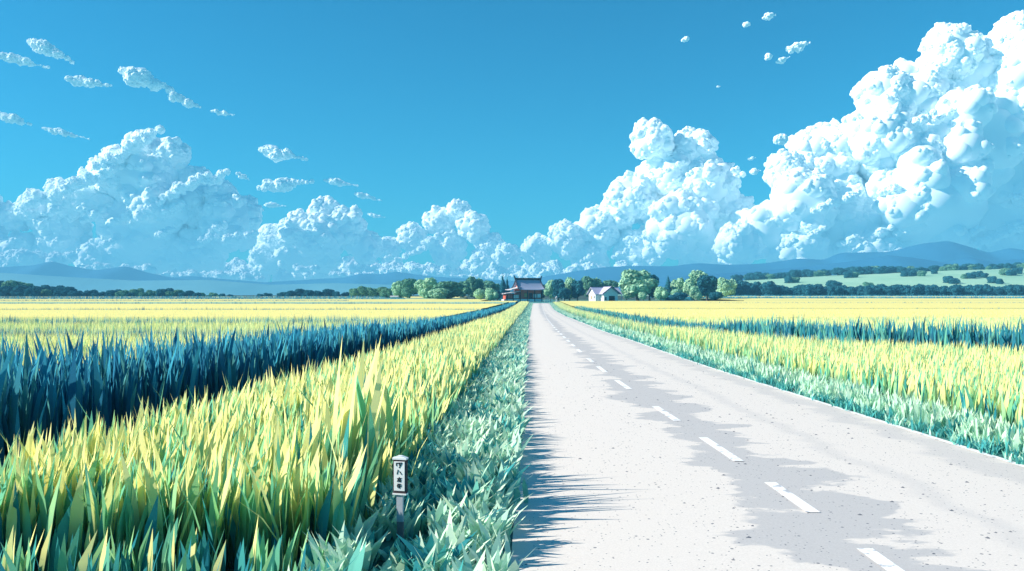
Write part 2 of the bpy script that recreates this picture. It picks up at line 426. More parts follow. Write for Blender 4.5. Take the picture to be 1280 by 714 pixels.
# big yellow fields beyond, as blades near and a planted canopy farther off
def wedge_field(side, y0, y1, dens, wid, segs, hgt=.95, mix=(.86, .12, .02)):
    n0 = int(dens*((.70*y1+6)**2-(.70*y0+6)**2)/1.4)
    y = np.sqrt(RNG.uniform(y0**2, y1**2, n0)); lim = .70*y + 6
    x = RNG.random(n0)*lim*side
    if side < 0: k = x < reed_x(y) - 1.0
    else: k = x > np.where(y < 20.5, 99, np.where(y < 24, np.interp(y, rr_y, rr_x)+.6, np.interp(y, rr_y, rr_x)+.7))
    x, y = x[k], y[k]; n = len(x)
    kind = RNG.choice(3, n, p=mix)
    ct = np.where((kind == 0)[:, None], pick(YEL, n), np.where((kind == 1)[:, None], pick(GRN, n)*1.2, pick(RD, n)))
    cb = pick(GRN, n)*.9
    hh = hgt*RNG.uniform(.8, 1.08, n)
    P = np.stack([x, y, gz(y)-.12], 1)
    return blades(P, hh, wid*RNG.uniform(.6, 1.4, n), hh*RNG.uniform(.05, .3, n), RNG.uniform(-PI, PI, n), cb, ct, segs=segs, gamma=.7)
join_blades('rice_crop', [wedge_field(-1, 10, 30, 75, .07, 2), wedge_field(-1, 30, 62, 36, .10, 1), wedge_field(-1, 62, 105, 10, .14, 1)], m_rice,
            'broad field of ripe yellow rice beyond the dark reeds on the left', 'rice')
join_blades('rice_crop', [wedge_field(1, 20.5, 34, 75, .07, 2), wedge_field(1, 34, 62, 36, .10, 1), wedge_field(1, 62, 105, 10, .14, 1)], m_rice,
            'broad field of ripe yellow rice beyond the teal reed row on the right', 'rice')

def crop_mat(name, c1, c2, c3):
    m, nt, out = new_mat(name); N = nt.nodes.new; Lk = nt.links.new
    d = N('ShaderNodeBsdfDiffuse'); tc = N('ShaderNodeTexCoord')
    mp = N('ShaderNodeMapping'); mp.inputs['Scale'].default_value = (1, .35, 1); Lk(tc.outputs['Object'], mp.inputs[0])
    n = N('ShaderNodeTexNoise'); n.inputs['Scale'].default_value = .9; n.inputs['Detail'].default_value = 8; n.inputs['Roughness'].default_value = .7
    Lk(mp.outputs[0], n.inputs['Vector'])
    r = N('ShaderNodeValToRGB'); e = r.color_ramp.elements
    e[0].position = .32; e[0].color = (*c3, 1); e[1].position = .62; e[1].color = (*c1, 1)
    q = e.new(.42); q.color = (*c2, 1)
    Lk(n.outputs['Fac'], r.inputs[0]); Lk(r.outputs[0], d.inputs[0])
    Lk(d.outputs[0], out.inputs[0])
    return m
m_crop = crop_mat('ripe_crop', (.80, .72, .26), (.78, .70, .27), (.62, .62, .26))
m_crop2 = crop_mat('green_crop', (.42, .56, .36), (.36, .52, .34), (.30, .46, .32))
m_bund = noisy_mat('field_bund', (.04, .16, .17), (.06, .20, .19), .6)
def canopy(name, x0, x1, y0, y1, mat, label, h=.80, nx=60, skew=0.0):
    """a planted block with real height, gently uneven on top, skirt down to the soil"""
    ny = max(4, int((y1-y0)/3)); X = np.linspace(0, 1, nx); Yv = np.linspace(y0, y1, ny)
    rows = []
    def xa(y): return x0(y) if callable(x0) else x0
    def xb(y): return x1(y) if callable(x1) else x1
    for y in Yv:
        rows.append([(xa(y)+(xb(y)-xa(y))*t, y + skew*t, float(gz(y)) + h + .07*mnoise.noise(((xa(y)+(xb(y)-xa(y))*t)*.6, y*.6, 0))) for t in X])
    low = lambda r: [(p[0], p[1], float(gz(p[1])) - .1) for p in r]
    rows = [low(rows[0])] + rows + [low(rows[-1])]
    for r in rows[1:-1]:
        pass
    o = strip(name, rows, mat, kind=None, smooth=False)
    # side skirts
    return tag(o, label, 'crop', None, 'stuff')
left_x = lambda y: float(reed_x(y)) - 1.2
right_x = lambda y: float(rr_lo(y)) + 2.0
canopy('rice_crop', -78, left_x, 62, 104, m_crop, 'nearest ripe block of the left fields, behind a thin row of reeds', h=.72)
canopy('rice_crop', -125, left_x, 107, 176, m_crop, 'second ripe yellow block across the left plain')
canopy('rice_crop', -165, left_x, 180, 215, m_crop2, 'pale green strip of young crop across the left plain')
canopy('rice_crop', -170, -6, 218, 243, m_crop, 'narrow ripe strip ending at the lane before the temple, left of the road')
canopy('rice_crop', -260, -18, 256, 300, m_crop, 'ripe strip on the far side of the lane, left of the temple trees')
canopy('rice_crop', -330, -30, 306, 345, m_crop2, 'pale green strip far off before the left woods')
canopy('rice_crop', -360, -35, 351, 400, m_crop, 'farthest ripe strip in front of the left woods')
canopy('rice_crop', right_x, 90, 62, 112, m_crop, 'nearest ripe block of the right fields', h=.72)
canopy('rice_crop', right_x, 150, 114.5, 190, m_crop, 'second ripe yellow block across the right plain')
canopy('rice_crop', right_x, 190, 193, 243, m_crop, 'ripe block along the lane before the white house')
canopy('rice_crop', 66, 300, 256, 330, m_crop, 'ripe strip right of the round trees by the house')
canopy('rice_crop', 75, 340, 338, 420, m_crop, 'farthest ripe strip in front of the right woods')
# rows of reeds on the field banks
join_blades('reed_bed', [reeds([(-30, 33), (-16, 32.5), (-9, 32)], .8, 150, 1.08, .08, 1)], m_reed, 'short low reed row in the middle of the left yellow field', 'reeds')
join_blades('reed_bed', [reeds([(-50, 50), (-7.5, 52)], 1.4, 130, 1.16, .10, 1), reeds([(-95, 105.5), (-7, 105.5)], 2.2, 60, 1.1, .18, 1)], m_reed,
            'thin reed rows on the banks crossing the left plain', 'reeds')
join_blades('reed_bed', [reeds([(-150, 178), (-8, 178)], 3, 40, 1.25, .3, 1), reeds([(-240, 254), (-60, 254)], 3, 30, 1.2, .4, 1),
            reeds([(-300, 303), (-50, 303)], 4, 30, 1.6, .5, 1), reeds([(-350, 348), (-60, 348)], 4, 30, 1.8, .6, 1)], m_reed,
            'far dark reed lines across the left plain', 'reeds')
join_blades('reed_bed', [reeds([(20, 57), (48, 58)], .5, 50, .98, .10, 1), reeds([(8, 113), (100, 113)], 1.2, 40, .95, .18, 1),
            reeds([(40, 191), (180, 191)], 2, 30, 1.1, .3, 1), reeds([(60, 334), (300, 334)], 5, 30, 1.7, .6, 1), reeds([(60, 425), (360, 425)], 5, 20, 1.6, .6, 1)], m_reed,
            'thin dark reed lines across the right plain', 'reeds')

# verges: broad short grass, pale mint and teal tufts
MINT = [(.70, .88, .66), (.76, .90, .68), (.55, .82, .62)]
VTEAL = [(.08, .42, .42), (.20, .58, .47), (.05, .33, .36)]
def verge(lo, hi, y0, y1, dens, h, w, segs, pm, zf=-.02, tuft=.5, leanr=(.2, .9), nb=6):
    """tufts of arching leaves; clumps of pale and dark tufts"""
    ym = np.linspace(y0, y1, 40); area = np.trapz(hi(ym)-lo(ym), ym); nt_ = int(area*dens/nb)
    y = RNG.uniform(y0, y1, nt_); x = lo(y) + RNG.random(nt_)*(hi(y)-lo(y))
    cl = vnoise(x, y*.8, 1.7) + RNG.normal(0, .22, nt_)
    pale = cl > np.quantile(cl, 1-pm)
    hs = h*RNG.uniform(.65, 1.25, nt_)*np.where((np.abs(x + 1.06) < .24) & (y > 4.8) & (y < 6.6), .4, 1)   # trodden short round the marker post
    x = np.repeat(x, nb) + RNG.normal(0, .05, nt_*nb); y = np.repeat(y, nb) + RNG.normal(0, .05, nt_*nb)
    pale = np.repeat(pale, nb); hs = np.repeat(hs, nb)*RNG.uniform(.6, 1.1, nt_*nb); n = len(x)
    ct = np.where(pale[:, None], pick(MINT, n), pick(VTEAL, n)); cb = np.where(pale[:, None], pick(VTEAL, n)*1.2, pick(VTEAL, n)*.9)
    P = np.stack([x, y, gz(y)+zf], 1)
    lean = hs*RNG.uniform(*leanr, n); az = RNG.uniform(-PI, PI, n)
    return blades(P, hs, w*RNG.uniform(.6, 1.3, n), lean, az, cb, ct, facing=az+PI/2+RNG.normal(0, .5, n), segs=segs, gamma=.6, curve=1.7)
vl_lo = lambda y: rice_edge(y) - .02; vl_hi = lambda y: XL(y) - .03
parts = [verge(vl_lo, vl_hi, 3, 12, 380, .33, .075, 3, .76), verge(vl_lo, vl_hi, 12, 30, 270, .30, .075, 3, .74),
         verge(vl_lo, vl_hi, 30, 80, 170, .28, .065, 2, .6), verge(vl_lo, vl_hi, 80, 245, 60, .28, .12, 1, .6)]
join_blades('verge_grass', parts, m_verge, 'mint and teal tufted grass between the left rice strip and the road', 'grass')
vr_lo = lambda y: XR(y) - .02; vr_hi = lambda y: XR(y) + .95
parts = [verge(vr_lo, lambda y: XR(y)+.35, 7, 60, 420, .20, .03, 2, .25), verge(lambda y: XR(y)+.2, vr_hi, 7, 24, 400, .36, .055, 3, .93, leanr=(.05, .4)),
         verge(lambda y: XR(y)+.2, vr_hi, 24, 70, 190, .36, .07, 2, .93, leanr=(.05, .4)), verge(vr_lo, vr_hi, 60, 245, 60, .30, .12, 1, .85)]
join_blades('verge_grass', parts, m_verge, 'pale mint grass along the right edge of the road', 'grass')
# verge soil with a small kerb-high bank
m_bank = noisy_mat('verge_soil', (.04, .15, .15), (.06, .20, .18), 5, bump=.3)
strip('verge_bank', [[(float(rice_edge(y))-.35, y, float(gz(y))-.16), (float(rice_edge(y))+.05, y, float(gz(y))-.02), (float(XL(y))-.02, y, float(gz(y))-.004), (float(XL(y))+.03, y, float(gz(y))-.03)] for y in yr], m_bank)
strip('verge_bank', [[(float(XR(y))-.03, y, float(gz(y))-.03), (float(XR(y))+.02, y, float(gz(y))-.004), (float(XR(y))+1.2, y, float(gz(y))-.02), (float(XR(y))+1.6, y, float(gz(y))-.16)] for y in yr], m_bank)
# yard ground before the temple and house
m_yard = noisy_mat('yard_turf', (.05, .20, .20), (.08, .26, .24), .8)
strip('yard_ground', [[(x, y, float(gz(y)) + .02) for x in np.linspace(-40, 74, 24)] for y in np.arange(253, 345, 8)], m_yard)

strip('woodland_ground', [[(x, y, float(gz(y)) + .03) for x in np.linspace(-420, -120, 20)] for y in np.arange(402, 500, 10)], m_yard)
strip('woodland_ground', [[(x, y, float(gz(y)) + .03) for x in np.linspace(78, 420, 20)] for y in np.arange(422, 500, 10)], m_yard)
# loose grit on the road
n = 420; V = []; Fa = []
yy = RNG.uniform(5.4, 26, n); xx = XL(yy) + RNG.uniform(.12, .93, n)*(XR(yy)-XL(yy))
for a, b in zip(xx, yy):
    r = random.choice([.006, .008, .010, .014, .02]); z = road_z(b, road_t(a, b)); k = len(V)
    for i in range(5):
        t = 2*PI*i/5 + random.random()*.6; V.append((a+r*math.cos(t)*1.3, b+r*math.sin(t), z-.001))
    V.append((a, b, z + r*.6))
    Fa += [(k+i, k+(i+1) % 5, k+5) for i in range(5)]
m_grit = noisy_mat('grit', (.10, .12, .15), (.20, .21, .23), 30)
tag(raw_mesh('road_gravel', V, [np.array(Fa)], m_grit), 'loose grey grit scattered on the pale road', 'gravel', None, 'stuff')

# ------------------------------------------------------------------ marker post
m_white = noisy_mat('white_paint', (.74, .76, .78), (.82, .83, .84), 12, rough=.6)
m_steel = noisy_mat('grey_metal', (.34, .38, .45), (.42, .46, .52), 9, rough=.5)
m_ink = noisy_mat('black_ink', (.012, .012, .02), (.02, .02, .03), 12)
m_brown = noisy_mat('dark_metal', (.05, .04, .05), (.08, .06, .07), 14)
m_stake = noisy_mat('weathered_stake', (.14, .12, .14), (.22, .19, .21), 14)
Yp = 6.5; post = empty('marker_post', ((500.5-VX)*Yp/F, Yp, -.08), math.radians(-14))
tag(post, 'small white marker post with black handwritten characters standing in the left verge', 'marker post')
u = Yp/F   # metres per photo pixel at the post
zt = lambda py: EYE - (py - HZ)*u + .08
MB().box(-4.3*u, 4.3*u, -.012, .012, 0, zt(652)).build('lower_stake', m_stake, post, .003)
MB().box(-4.4*u, 4.2*u, -.013, .013, zt(652), zt(616)).build('upper_stake', m_steel, post, .002)
b = MB().box(-8.6*u, 8.6*u, -.02, .02, zt(617), zt(574)); sign = b.build('sign_box', m_brown, post, .002)
MB().box(-7.2*u, 7.2*u, -.0235, -.0185, zt(613), zt(576.5)).build('sign_face', m_white, sign, .001)
pc = MB(); pc.box(-9.2*u, 9.2*u, -.025, .025, zt(574.2), zt(571.8)); pc.prism([(-8.5*u, zt(571.8)), (8.5*u, zt(571.8)), (2*u, zt(569.6)), (-3*u, zt(569.6))], 'y', -.02, .02)
pc.build('cap', m_white, post)
MB().box(-9.2*u, 9.2*u, -.024, .024, zt(618.2), zt(616.2)).build('bottom_trim', m_white, post, .001)
strokes = {  # brush strokes in photo pixels from the centre of each character
    580.8: [((-4, -2), (-3.4, 1.2)), ((-4, -2.2), (3.8, -3)), ((3.6, -3), (-.2, 3.6)), ((.4, -2), (.2, .6))],
    589.6: [((-1.4, -3), (-3, 2.8)), ((.6, -1), (3.2, 2.6))],
    598.8: [((-2.8, -1), (3, -1.8)), ((.2, -3), (-2.6, 2.8)), ((-1.4, .9), (2.6, .4)), ((1.4, -.8), (1.0, 3)), ((-.8, 2.4), (2.6, 2.2))],
    606.6: [((-1.2, -2.8), (-2.8, .2)), ((-1.8, -1.2), (2.8, -1.6)), ((-2.8, 1.0), (3.2, .4)), ((.8, -2.8), (.4, 3.2)), ((-1.4, .4), (-1.8, 2.6))],
}
lt = MB()
for py, ss in strokes.items():
    for (x0, y0), (x1, y1) in ss:
        lt.bar((x0*u, -.025, zt(py+y0)), (x1*u, -.025, zt(py+y1)), 1.0*u, .003, up=(0, 1, 0))
lt.build('lettering', m_ink, sign)

# ------------------------------------------------------------------ trees
m_crown = leaf_mat('tree_leaf', .12)
m_bark = noisy_mat('bark', (.05, .05, .05), (.09, .08, .07), 6, bump=.4)
def ico(sub):
    import bmesh
    bm = bmesh.new(); bmesh.ops.create_icosphere(bm, subdivisions=sub, radius=1)
    V = np.array([v.co[:] for v in bm.verts]); Fc = np.array([[v.index for v in f.verts] for f in bm.faces]); bm.free()
    return V, Fc
ICO = {k: ico(k) for k in (1, 2, 3)}
def crown_mesh(lumps, pal, nleaf, leaf, seed, spiky=False):
    """solid uneven lumps with leaf clumps standing off them"""
    rg = np.random.default_rng(seed); Vs, T, Q, C = [], [], [], []; n = 0
    V0, F0 = ICO[3]
    pal = np.array(pal)
    for (x, y, z, r) in lumps:
        d = np.array([mnoise.fractal((v[0]*1.6+x*3+seed, v[1]*1.6+y, v[2]*1.6+z), 1, 2, 3) for v in V0])
        P = V0*(r*(.88 + .26*d))[:, None]*np.array([1, 1, .9]) + np.array([x, y, z])
        Vs.append(P); T.append(F0 + n); n += len(P); C.append(np.tile(pal[0], (len(P), 1)))
    cum = np.array([l[3]**2 for l in lumps]); cum = cum/cum.sum()
    idx = rg.choice(len(lumps), nleaf, p=cum); L = np.array(lumps)
    dirs = rg.normal(size=(nleaf, 3)); dirs[:, 2] += .15; dirs /= np.linalg.norm(dirs, axis=1)[:, None]
    c = L[idx, :3] + dirs*(L[idx, 3]*rg.uniform(.86, 1.2, nleaf))[:, None]*np.array([1, 1, .9])
    ok = np.ones(nleaf, bool)
    for k, (x, y, z, r) in enumerate(lumps): ok &= (np.linalg.norm((c-np.array([x, y, z]))/np.array([1, 1, .9]), axis=1) > r*.8) | (idx == k)
    c, dirs, idx = c[ok], dirs[ok], idx[ok]; m = len(c)
    nn = dirs + rg.normal(0, .5, (m, 3)); nn /= np.linalg.norm(nn, axis=1)[:, None]
    a = np.cross(nn, rg.normal(size=(m, 3))); a /= np.linalg.norm(a, axis=1)[:, None]; b = np.cross(nn, a)
    s = (leaf*rg.uniform(.5, 1.3, m))[:, None]
    quad = np.stack([c + a*s, c + b*s*.7, c - a*s*.9, c - b*s*.7], 1).reshape(-1, 3)
    Vs.append(quad); Q.append(n + np.arange(4*m).reshape(m, 4)); n += 4*m
    C.append(np.repeat(pal[rg.choice(len(pal), m)], 4, axis=0))
    return np.concatenate(Vs), [np.concatenate(T), np.concatenate(Q)], np.concatenate(C)
def trunk_mb(h, r, limbs, seed):
    rg = random.Random(seed); b = MB(); n = 8
    ring = []
    for z, k in ((-.3, 1.5), (.3, 1.1), (h*.5, .8), (h, .5)): ring.append((z, r*k))
    vs = [(math.cos(2*PI*i/n)*q, math.sin(2*PI*i/n)*q, z) for z, q in ring for i in range(n)]
    b.add(vs, [(k*n+i, k*n+(i+1) % n, (k+1)*n+(i+1) % n, (k+1)*n+i) for k in range(3) for i in range(n)])
    for (x, y, z, q) in limbs:
        b.bar((0, 0, h*rg.uniform(.6, .95)), (x*.7, y*.7, z*.95), r*.5)
    return b
FOL = {'light': [(.36, .60, .40), (.42, .64, .42), (.28, .54, .38)], 'mid': [(.13, .32, .22), (.18, .38, .24), (.10, .26, .20)],
       'dark': [(.025, .14, .19), (.035, .18, .23), (.02, .11, .16)]}  # blue-teal shading of the woods is put into the dark leaf tone
def tree_proto(name, kind, seed, tone, H=10, W=9):
    """thing > trunk, crown;  H metres tall, W wide"""
    rg = random.Random(seed); root = empty(name, (0, 0, 0)); lumps = []
    if kind == 'conifer':
        k = 11
        for i in range(k):
            t = i/(k-1); r = W*.5*(1-t)**.85 + .18
            for j in range(4 if t < .6 else 2):
                a = rg.uniform(0, 2*PI); lumps.append((math.cos(a)*r*.35, math.sin(a)*r*.35, H*(.12+.84*t), max(r*.68, .25)))
        V, Pp, C = crown_mesh(lumps, FOL[tone], 2200, .35, seed)
        hh = H*.3
    elif kind == 'bush':
        for i in range(9):
            a = rg.uniform(0, 2*PI); d = rg.uniform(0, .34)*W
            r = rg.uniform(.16, .25)*W; lumps.append((math.cos(a)*d, math.sin(a)*d*.8, H*rg.uniform(.25, .62), r))
        V, Pp, C = crown_mesh(lumps, FOL[tone], 2200, .36, seed); hh = H*.3
    else:
        cz = H*.54
        lumps.append((0, 0, cz, W*.30))
        for i in range(17):
            a = rg.uniform(0, 2*PI); e = rg.uniform(-1.1, 1.2); d = W*.29
            r = W*rg.uniform(.13, .22)
            lumps.append((math.cos(a)*math.cos(e)*d*1.05, math.sin(a)*math.cos(e)*d, cz + math.sin(e)*H*.31, r))
        V, Pp, C = crown_mesh(lumps, FOL[tone], 4600, .50, seed); hh = H*.45
    zs = V[:, 2].max(); V[:, 2] *= H/zs if zs > 0 else 1
    raw_mesh('crown', V, Pp, m_crown, col=C, parent=root)
    trunk_mb(hh, W*.035 + .05, [l for l in lumps[1:7]] if kind == 'broad' else [], seed).build('trunk', m_bark, root)
    return root
PROTO = {}
def plant(name, kind, variant, tone, px, Y, hpx, wpx, label, group=None, rz=None, cat='tree', zo=0.0, ground=None):
    key = (name, kind, variant, tone)
    if key not in PROTO:
        PROTO[key] = tree_proto(name, kind, variant*17+len(kind), tone); o = PROTO[key]
    else:
        o = copy_tree(PROTO[key])
        for k in ('group',):
            if k in o: del o[k]
    x, y, z = at(px, Y)
    if ground is not None: z = ground(x, y)
    o.location = (x, y, z + zo)
    s = Y/F
    o.scale = (wpx*s/9, wpx*s/9, hpx*s/10)
    o.rotation_euler = (0, 0, rz if rz is not None else random.uniform(0, 6.28))
    tag(o, label, cat, group)
    return o
B = 'broadleaf_tree'
def row(py_base, py_top): return abs(py_base - py_top)
# centre-left grove
plant(B, 'broad', 2, 'light', 500, 335, 25, 22, 'pale-leaved tree at the left end of the grove left of the temple', rz=1.0)
plant(B, 'broad', 1, 'mid', 512, 330, 28, 27, 'tall dark tree rising second from the left end of the temple grove')
plant(B, 'broad', 3, 'light', 534, 322, 29, 34, 'tallest pale green tree in the grove left of the temple', rz=2.0)
plant(B, 'broad', 1, 'mid', 560, 315, 25, 42, 'broad round dark tree in the middle of the temple grove')
plant(B, 'broad', 2, 'light', 548, 305, 17, 26, 'lower pale tree in front of the middle of the temple grove')
plant(B, 'broad', 1, 'mid', 580, 350, 24, 20, 'small dark tree behind the grove, right of the broad round one')
plant(B, 'broad', 3, 'mid', 594, 360, 29, 26, 'faded green tree standing behind the two pale bushes')
plant(B, 'broad', 2, 'mid', 613, 360, 24, 28, 'dark tree between the grove and the temple cypresses')
plant(B, 'broad', 1, 'mid', 484, 340, 15, 18, 'low dark tree beside the left end of the temple grove')
plant('shrub', 'bush', 1, 'light', 600, 288, 17, 22, 'pale yellow-green bush, left one of the pair beside the temple', cat='bush')
plant('shrub', 'bush', 2, 'light', 613, 284, 18, 20, 'pale yellow-green bush, right one of the pair beside the temple', cat='bush')
plant('shrub', 'bush', 1, 'dark', 622, 287, 15, 14, 'dark bush against the left side of the temple', cat='bush')
for i, (p, h, w) in enumerate([(442, 13, 15), (453, 16, 16), (466, 14, 17), (478, 15, 16)]):
    plant(B, 'broad', 1 + i % 3, 'mid', p, 390, h, w, 'small hazy tree in the gap between the left woods and the temple grove', 'small trees left of the temple grove')
plant('cypress_tree', 'conifer', 1, 'dark', 628.5, 304, 35, 11, 'tall pointed cypress behind the left end of the temple')
plant('cypress_tree', 'conifer', 2, 'dark', 634, 306, 30, 10, 'shorter pointed cypress next to the temple roof')
# right of the temple
plant(B, 'broad', 2, 'light', 688, 318, 27, 17, 'slim pale tree just right of the temple roof')
plant(B, 'broad', 1, 'dark', 698, 312, 28, 20, 'dark tree between two pale ones right of the temple')
plant(B, 'broad', 3, 'light', 712, 318, 30, 20, 'tall pale tree behind the stone lantern')
plant(B, 'broad', 1, 'dark', 722, 313, 26, 20, 'dark tree left of the white house')
plant(B, 'broad', 2, 'dark', 705, 305, 17, 18, 'low dark tree behind the stone lantern and post')
plant(B, 'broad', 3, 'mid', 739, 370, 29, 28, 'faded tree standing behind the white house roof', rz=.3)
plant(B, 'broad', 1, 'mid', 762, 372, 24, 26, 'faded round tree right behind the ridge of the white house')
plant('shrub', 'bush', 2, 'mid', 783, 330, 18, 18, 'dark green bush between the white house and the great tree', cat='bush')
plant(B, 'broad', 4, 'light', 797, 312, 40, 48, 'great pale spreading tree right of the white house', rz=.6)
plant(B, 'broad', 1, 'dark', 812, 318, 34, 28, 'dark tree on the right flank of the great spreading tree')
plant('shrub', 'bush', 1, 'light', 804, 300, 12, 14, 'small pale bush under the great spreading tree', cat='bush')
plant('shrub', 'bush', 2, 'light', 826, 300, 19, 22, 'pale bush between the great tree and the second group', cat='bush')
plant('cypress_tree', 'conifer', 2, 'dark', 835, 325, 31, 16, 'dark pointed tree between the two tallest round trees')
plant(B, 'broad', 3, 'light', 848, 320, 29, 20, 'pale tree just left of the last tall round tree')
plant('shrub', 'bush', 1, 'light', 845, 298, 16, 24, 'low pale bush left of the last tall round tree', cat='bush')
plant(B, 'broad', 4, 'light', 871, 312, 39, 36, 'tall pale-topped tree at the right end of the grove')
plant(B, 'broad', 1, 'dark', 884, 308, 33, 34, 'tall dark tree closing the right end of the grove')
plant('shrub', 'bush', 2, 'light', 868, 296, 20, 20, 'pale bush at the foot of the last tall round tree', cat='bush')
plant('shrub', 'bush', 2, 'dark', 850, 292, 12, 28, 'low dark bush in front of the right grove', cat='bush')
plant('shrub', 'bush', 1, 'dark', 893, 292, 13, 24, 'low dark bush at the right foot of the grove', cat='bush')
plant(B, 'broad', 3, 'light', 908, 380, 27, 27, 'pale tree standing apart beyond the right end of the grove')
for i, (p, h, w) in enumerate([(660, 22, 24), (676, 20, 24)]):
    plant(B, 'broad', 1 + i, 'dark', p, 345, h, w, 'dark tree hidden behind the temple roof', 'dark trees behind the temple')
# left woods
G = 'trees of the left wood'
tops = [(0, 348), (18, 347), (35, 350), (50, 353), (70, 352), (85, 355), (98, 359), (115, 359), (130, 361), (142, 357), (155, 358), (172, 357), (190, 358), (205, 357), (222, 359), (238, 359), (252, 362), (266, 363)]
for i, (p, t) in enumerate(tops):
    for k in range(2):
        pp = p + (0 if k == 0 else 7) + random.uniform(-2, 2)
        h = (371.5 - t)*(1.0 if k == 0 else .78) + random.uniform(-1, 1)
        plant(B, 'broad', random.choice((1, 2, 3)), 'mid' if random.random() < .3 else 'dark', pp, 430 + k*-14 + random.uniform(-6, 6), h, h*random.uniform(1.05, 1.35),
              'dark round tree in the long wood at the left edge of the plain', G, zo=-1.3)
for p, h in [(278, 7), (288, 6), (325, 7), (335, 8), (352, 9), (362, 11), (374, 13), (386, 12), (398, 11), (410, 13), (420, 10), (432, 9)]:
    plant(B, 'broad', random.choice((1, 2, 3)), 'dark', p, 440 + random.uniform(-8, 8), h, h*1.35, 'small dark tree of the thin far wood left of centre', 'trees of the thin far wood', zo=-1.0)

# ------------------------------------------------------------------ hill and woods on the right
ridge_px = [(560, 374), (700, 371), (820, 360), (905, 352), (960, 349), (1010, 346), (1100, 342), (1180, 338), (1280, 335), (1500, 330), (1800, 335)]
rx = np.array([(p-VX)*.86 for p, _ in ridge_px]); rz_ = np.array([EYE+(HZ-q)*.86 for _, q in ridge_px])
def hill_z(x, y):
    top = np.interp(x*860/max(y, 500), rx, rz_); base = float(gz(470))
    t = min(max((y-500)/360, 0), 1); s = t*t*(3-2*t)*.55 + t*.45
    z = base + (top-base)*s + 1.2*mnoise.noise((x*.012, y*.012, 0))*t
    if y > 860: z -= (y-860)*.05
    return max(float(z), float(gz(min(y, 470)))*0.9) if y > 500 else float(gz(y)) - .06
m_mead = noisy_mat('meadow', (.28, .52, .36), (.36, .60, .42), .02, detail=5)
hy = list(range(500, 900, 20)) + [960, 1050]
strip('hill', [[(x, y, hill_z(x, y)) for x in np.linspace(40, 1000, 60)] for y in hy], m_mead)
GR = 'trees of the belt under the right hill'
x = 905
i = 0
while x < 1300:
    h = 17 + 4*mnoise.noise((x*.03, 5, 0)) + random.uniform(-2, 2)
    if x < 960: h += 3
    for k in range(2):
        plant(B, 'broad', random.choice((1, 2, 3)), 'dark', x + k*4 + random.uniform(-2, 2), 468 + k*16 + random.uniform(-5, 5), h*(1 if k == 0 else 1.06), h*random.uniform(.8, 1.15),
              'dark tree in the long belt of woodland under the right hill', GR, zo=-1.6)
    x += random.uniform(7.5, 10.5)
GU = 'trees along the crest of the right hill'
x = 915
while x < 1300:
    if random.random() < .9:
        h = random.uniform(9, 13) if x < 1120 else random.uniform(7, 11)
        plant(B, 'broad', random.choice((1, 2, 3)), 'dark' if random.random() < .8 else 'mid', x, 850 + random.uniform(-25, 10), h, h*random.uniform(1.1, 1.6),
              'small dark tree on the crest of the right hill', GU, ground=hill_z, zo=-2.0)
    x += random.uniform(4, 6)
GM = 'trees scattered on the meadow slope'
for p, Y in [(920, 640), (932, 650), (945, 620), (958, 660), (905, 600), (912, 560), (985, 700), (993, 705), (1060, 760), (1068, 765), (1130, 740), (1140, 745), (1152, 738), (1205, 690), (1213, 690), (1222, 700), (1230, 695),
             (1185, 650), (1192, 640), (1257, 720), (1264, 715), (1272, 730), (1168, 770), (1240, 640), (1250, 630), (1040, 640), (1048, 645), (1085, 620)]:
    h = random.uniform(8, 12)
    plant(B, 'broad', random.choice((1, 2, 3)), 'dark' if random.random() < .75 else 'mid', p, Y, h, h*random.uniform(1.0, 1.5), 'dark tree scattered on the pale meadow slope', GM, ground=hill_z, zo=-1.6)

# ------------------------------------------------------------------ mountains
m_mtn = noisy_mat('haze_blue_forest', (.015, .12, .27), (.025, .16, .32), .004, detail=6)  # blue of the distant haze is also put into the forest colour
m_mist_hill = noisy_mat('mist_pale_hill', (.10, .30, .38), (.15, .38, .44), .006, detail=6)  # mist over the front hill is put into its paler colour
def ridge(name, pts, Y, half, seed, rough=.16, mat=None):
    pts = np.array(pts, float); px = np.linspace(pts[0, 0], pts[-1, 0], 220)
    zz = EYE + (HZ - np.interp(px, pts[:, 0], pts[:, 1]))*Y/F
    k = np.hanning(5); k /= k.sum(); zz = np.convolve(np.pad(zz, 2, mode='edge'), k, 'valid')
    X = (px-VX)*Y/F; rows = []
    for j, u_ in enumerate(np.linspace(-1, 1, 25)):
        r = []
        for xx, z in zip(X, zz):
            base = 4.0; a = 1-abs(u_)
            nz = mnoise.fractal((xx*.004+seed, u_*half*.004, seed), 1, 2, 4)
            h = base + (z-base)*(a**.9)*(1 + rough*nz*(abs(u_) > .01)*min(1, abs(u_)*3)) if a > 0 else base - 6
            r.append((xx*(1+.0*u_), Y + u_*half, h))
        rows.append(r)
    return strip(name, rows, mat or m_mtn)
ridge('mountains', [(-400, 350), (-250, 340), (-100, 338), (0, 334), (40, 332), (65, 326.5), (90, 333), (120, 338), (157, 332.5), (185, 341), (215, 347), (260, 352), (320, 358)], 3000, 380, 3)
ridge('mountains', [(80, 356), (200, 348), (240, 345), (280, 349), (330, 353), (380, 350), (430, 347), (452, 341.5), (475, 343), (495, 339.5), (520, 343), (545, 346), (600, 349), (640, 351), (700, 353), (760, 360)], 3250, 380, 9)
ridge('mountains', [(-400, 345), (-100, 343), (0, 341), (80, 346), (170, 351), (260, 350), (340, 356), (420, 354), (520, 357), (640, 360)], 2300, 250, 5, mat=m_mist_hill)
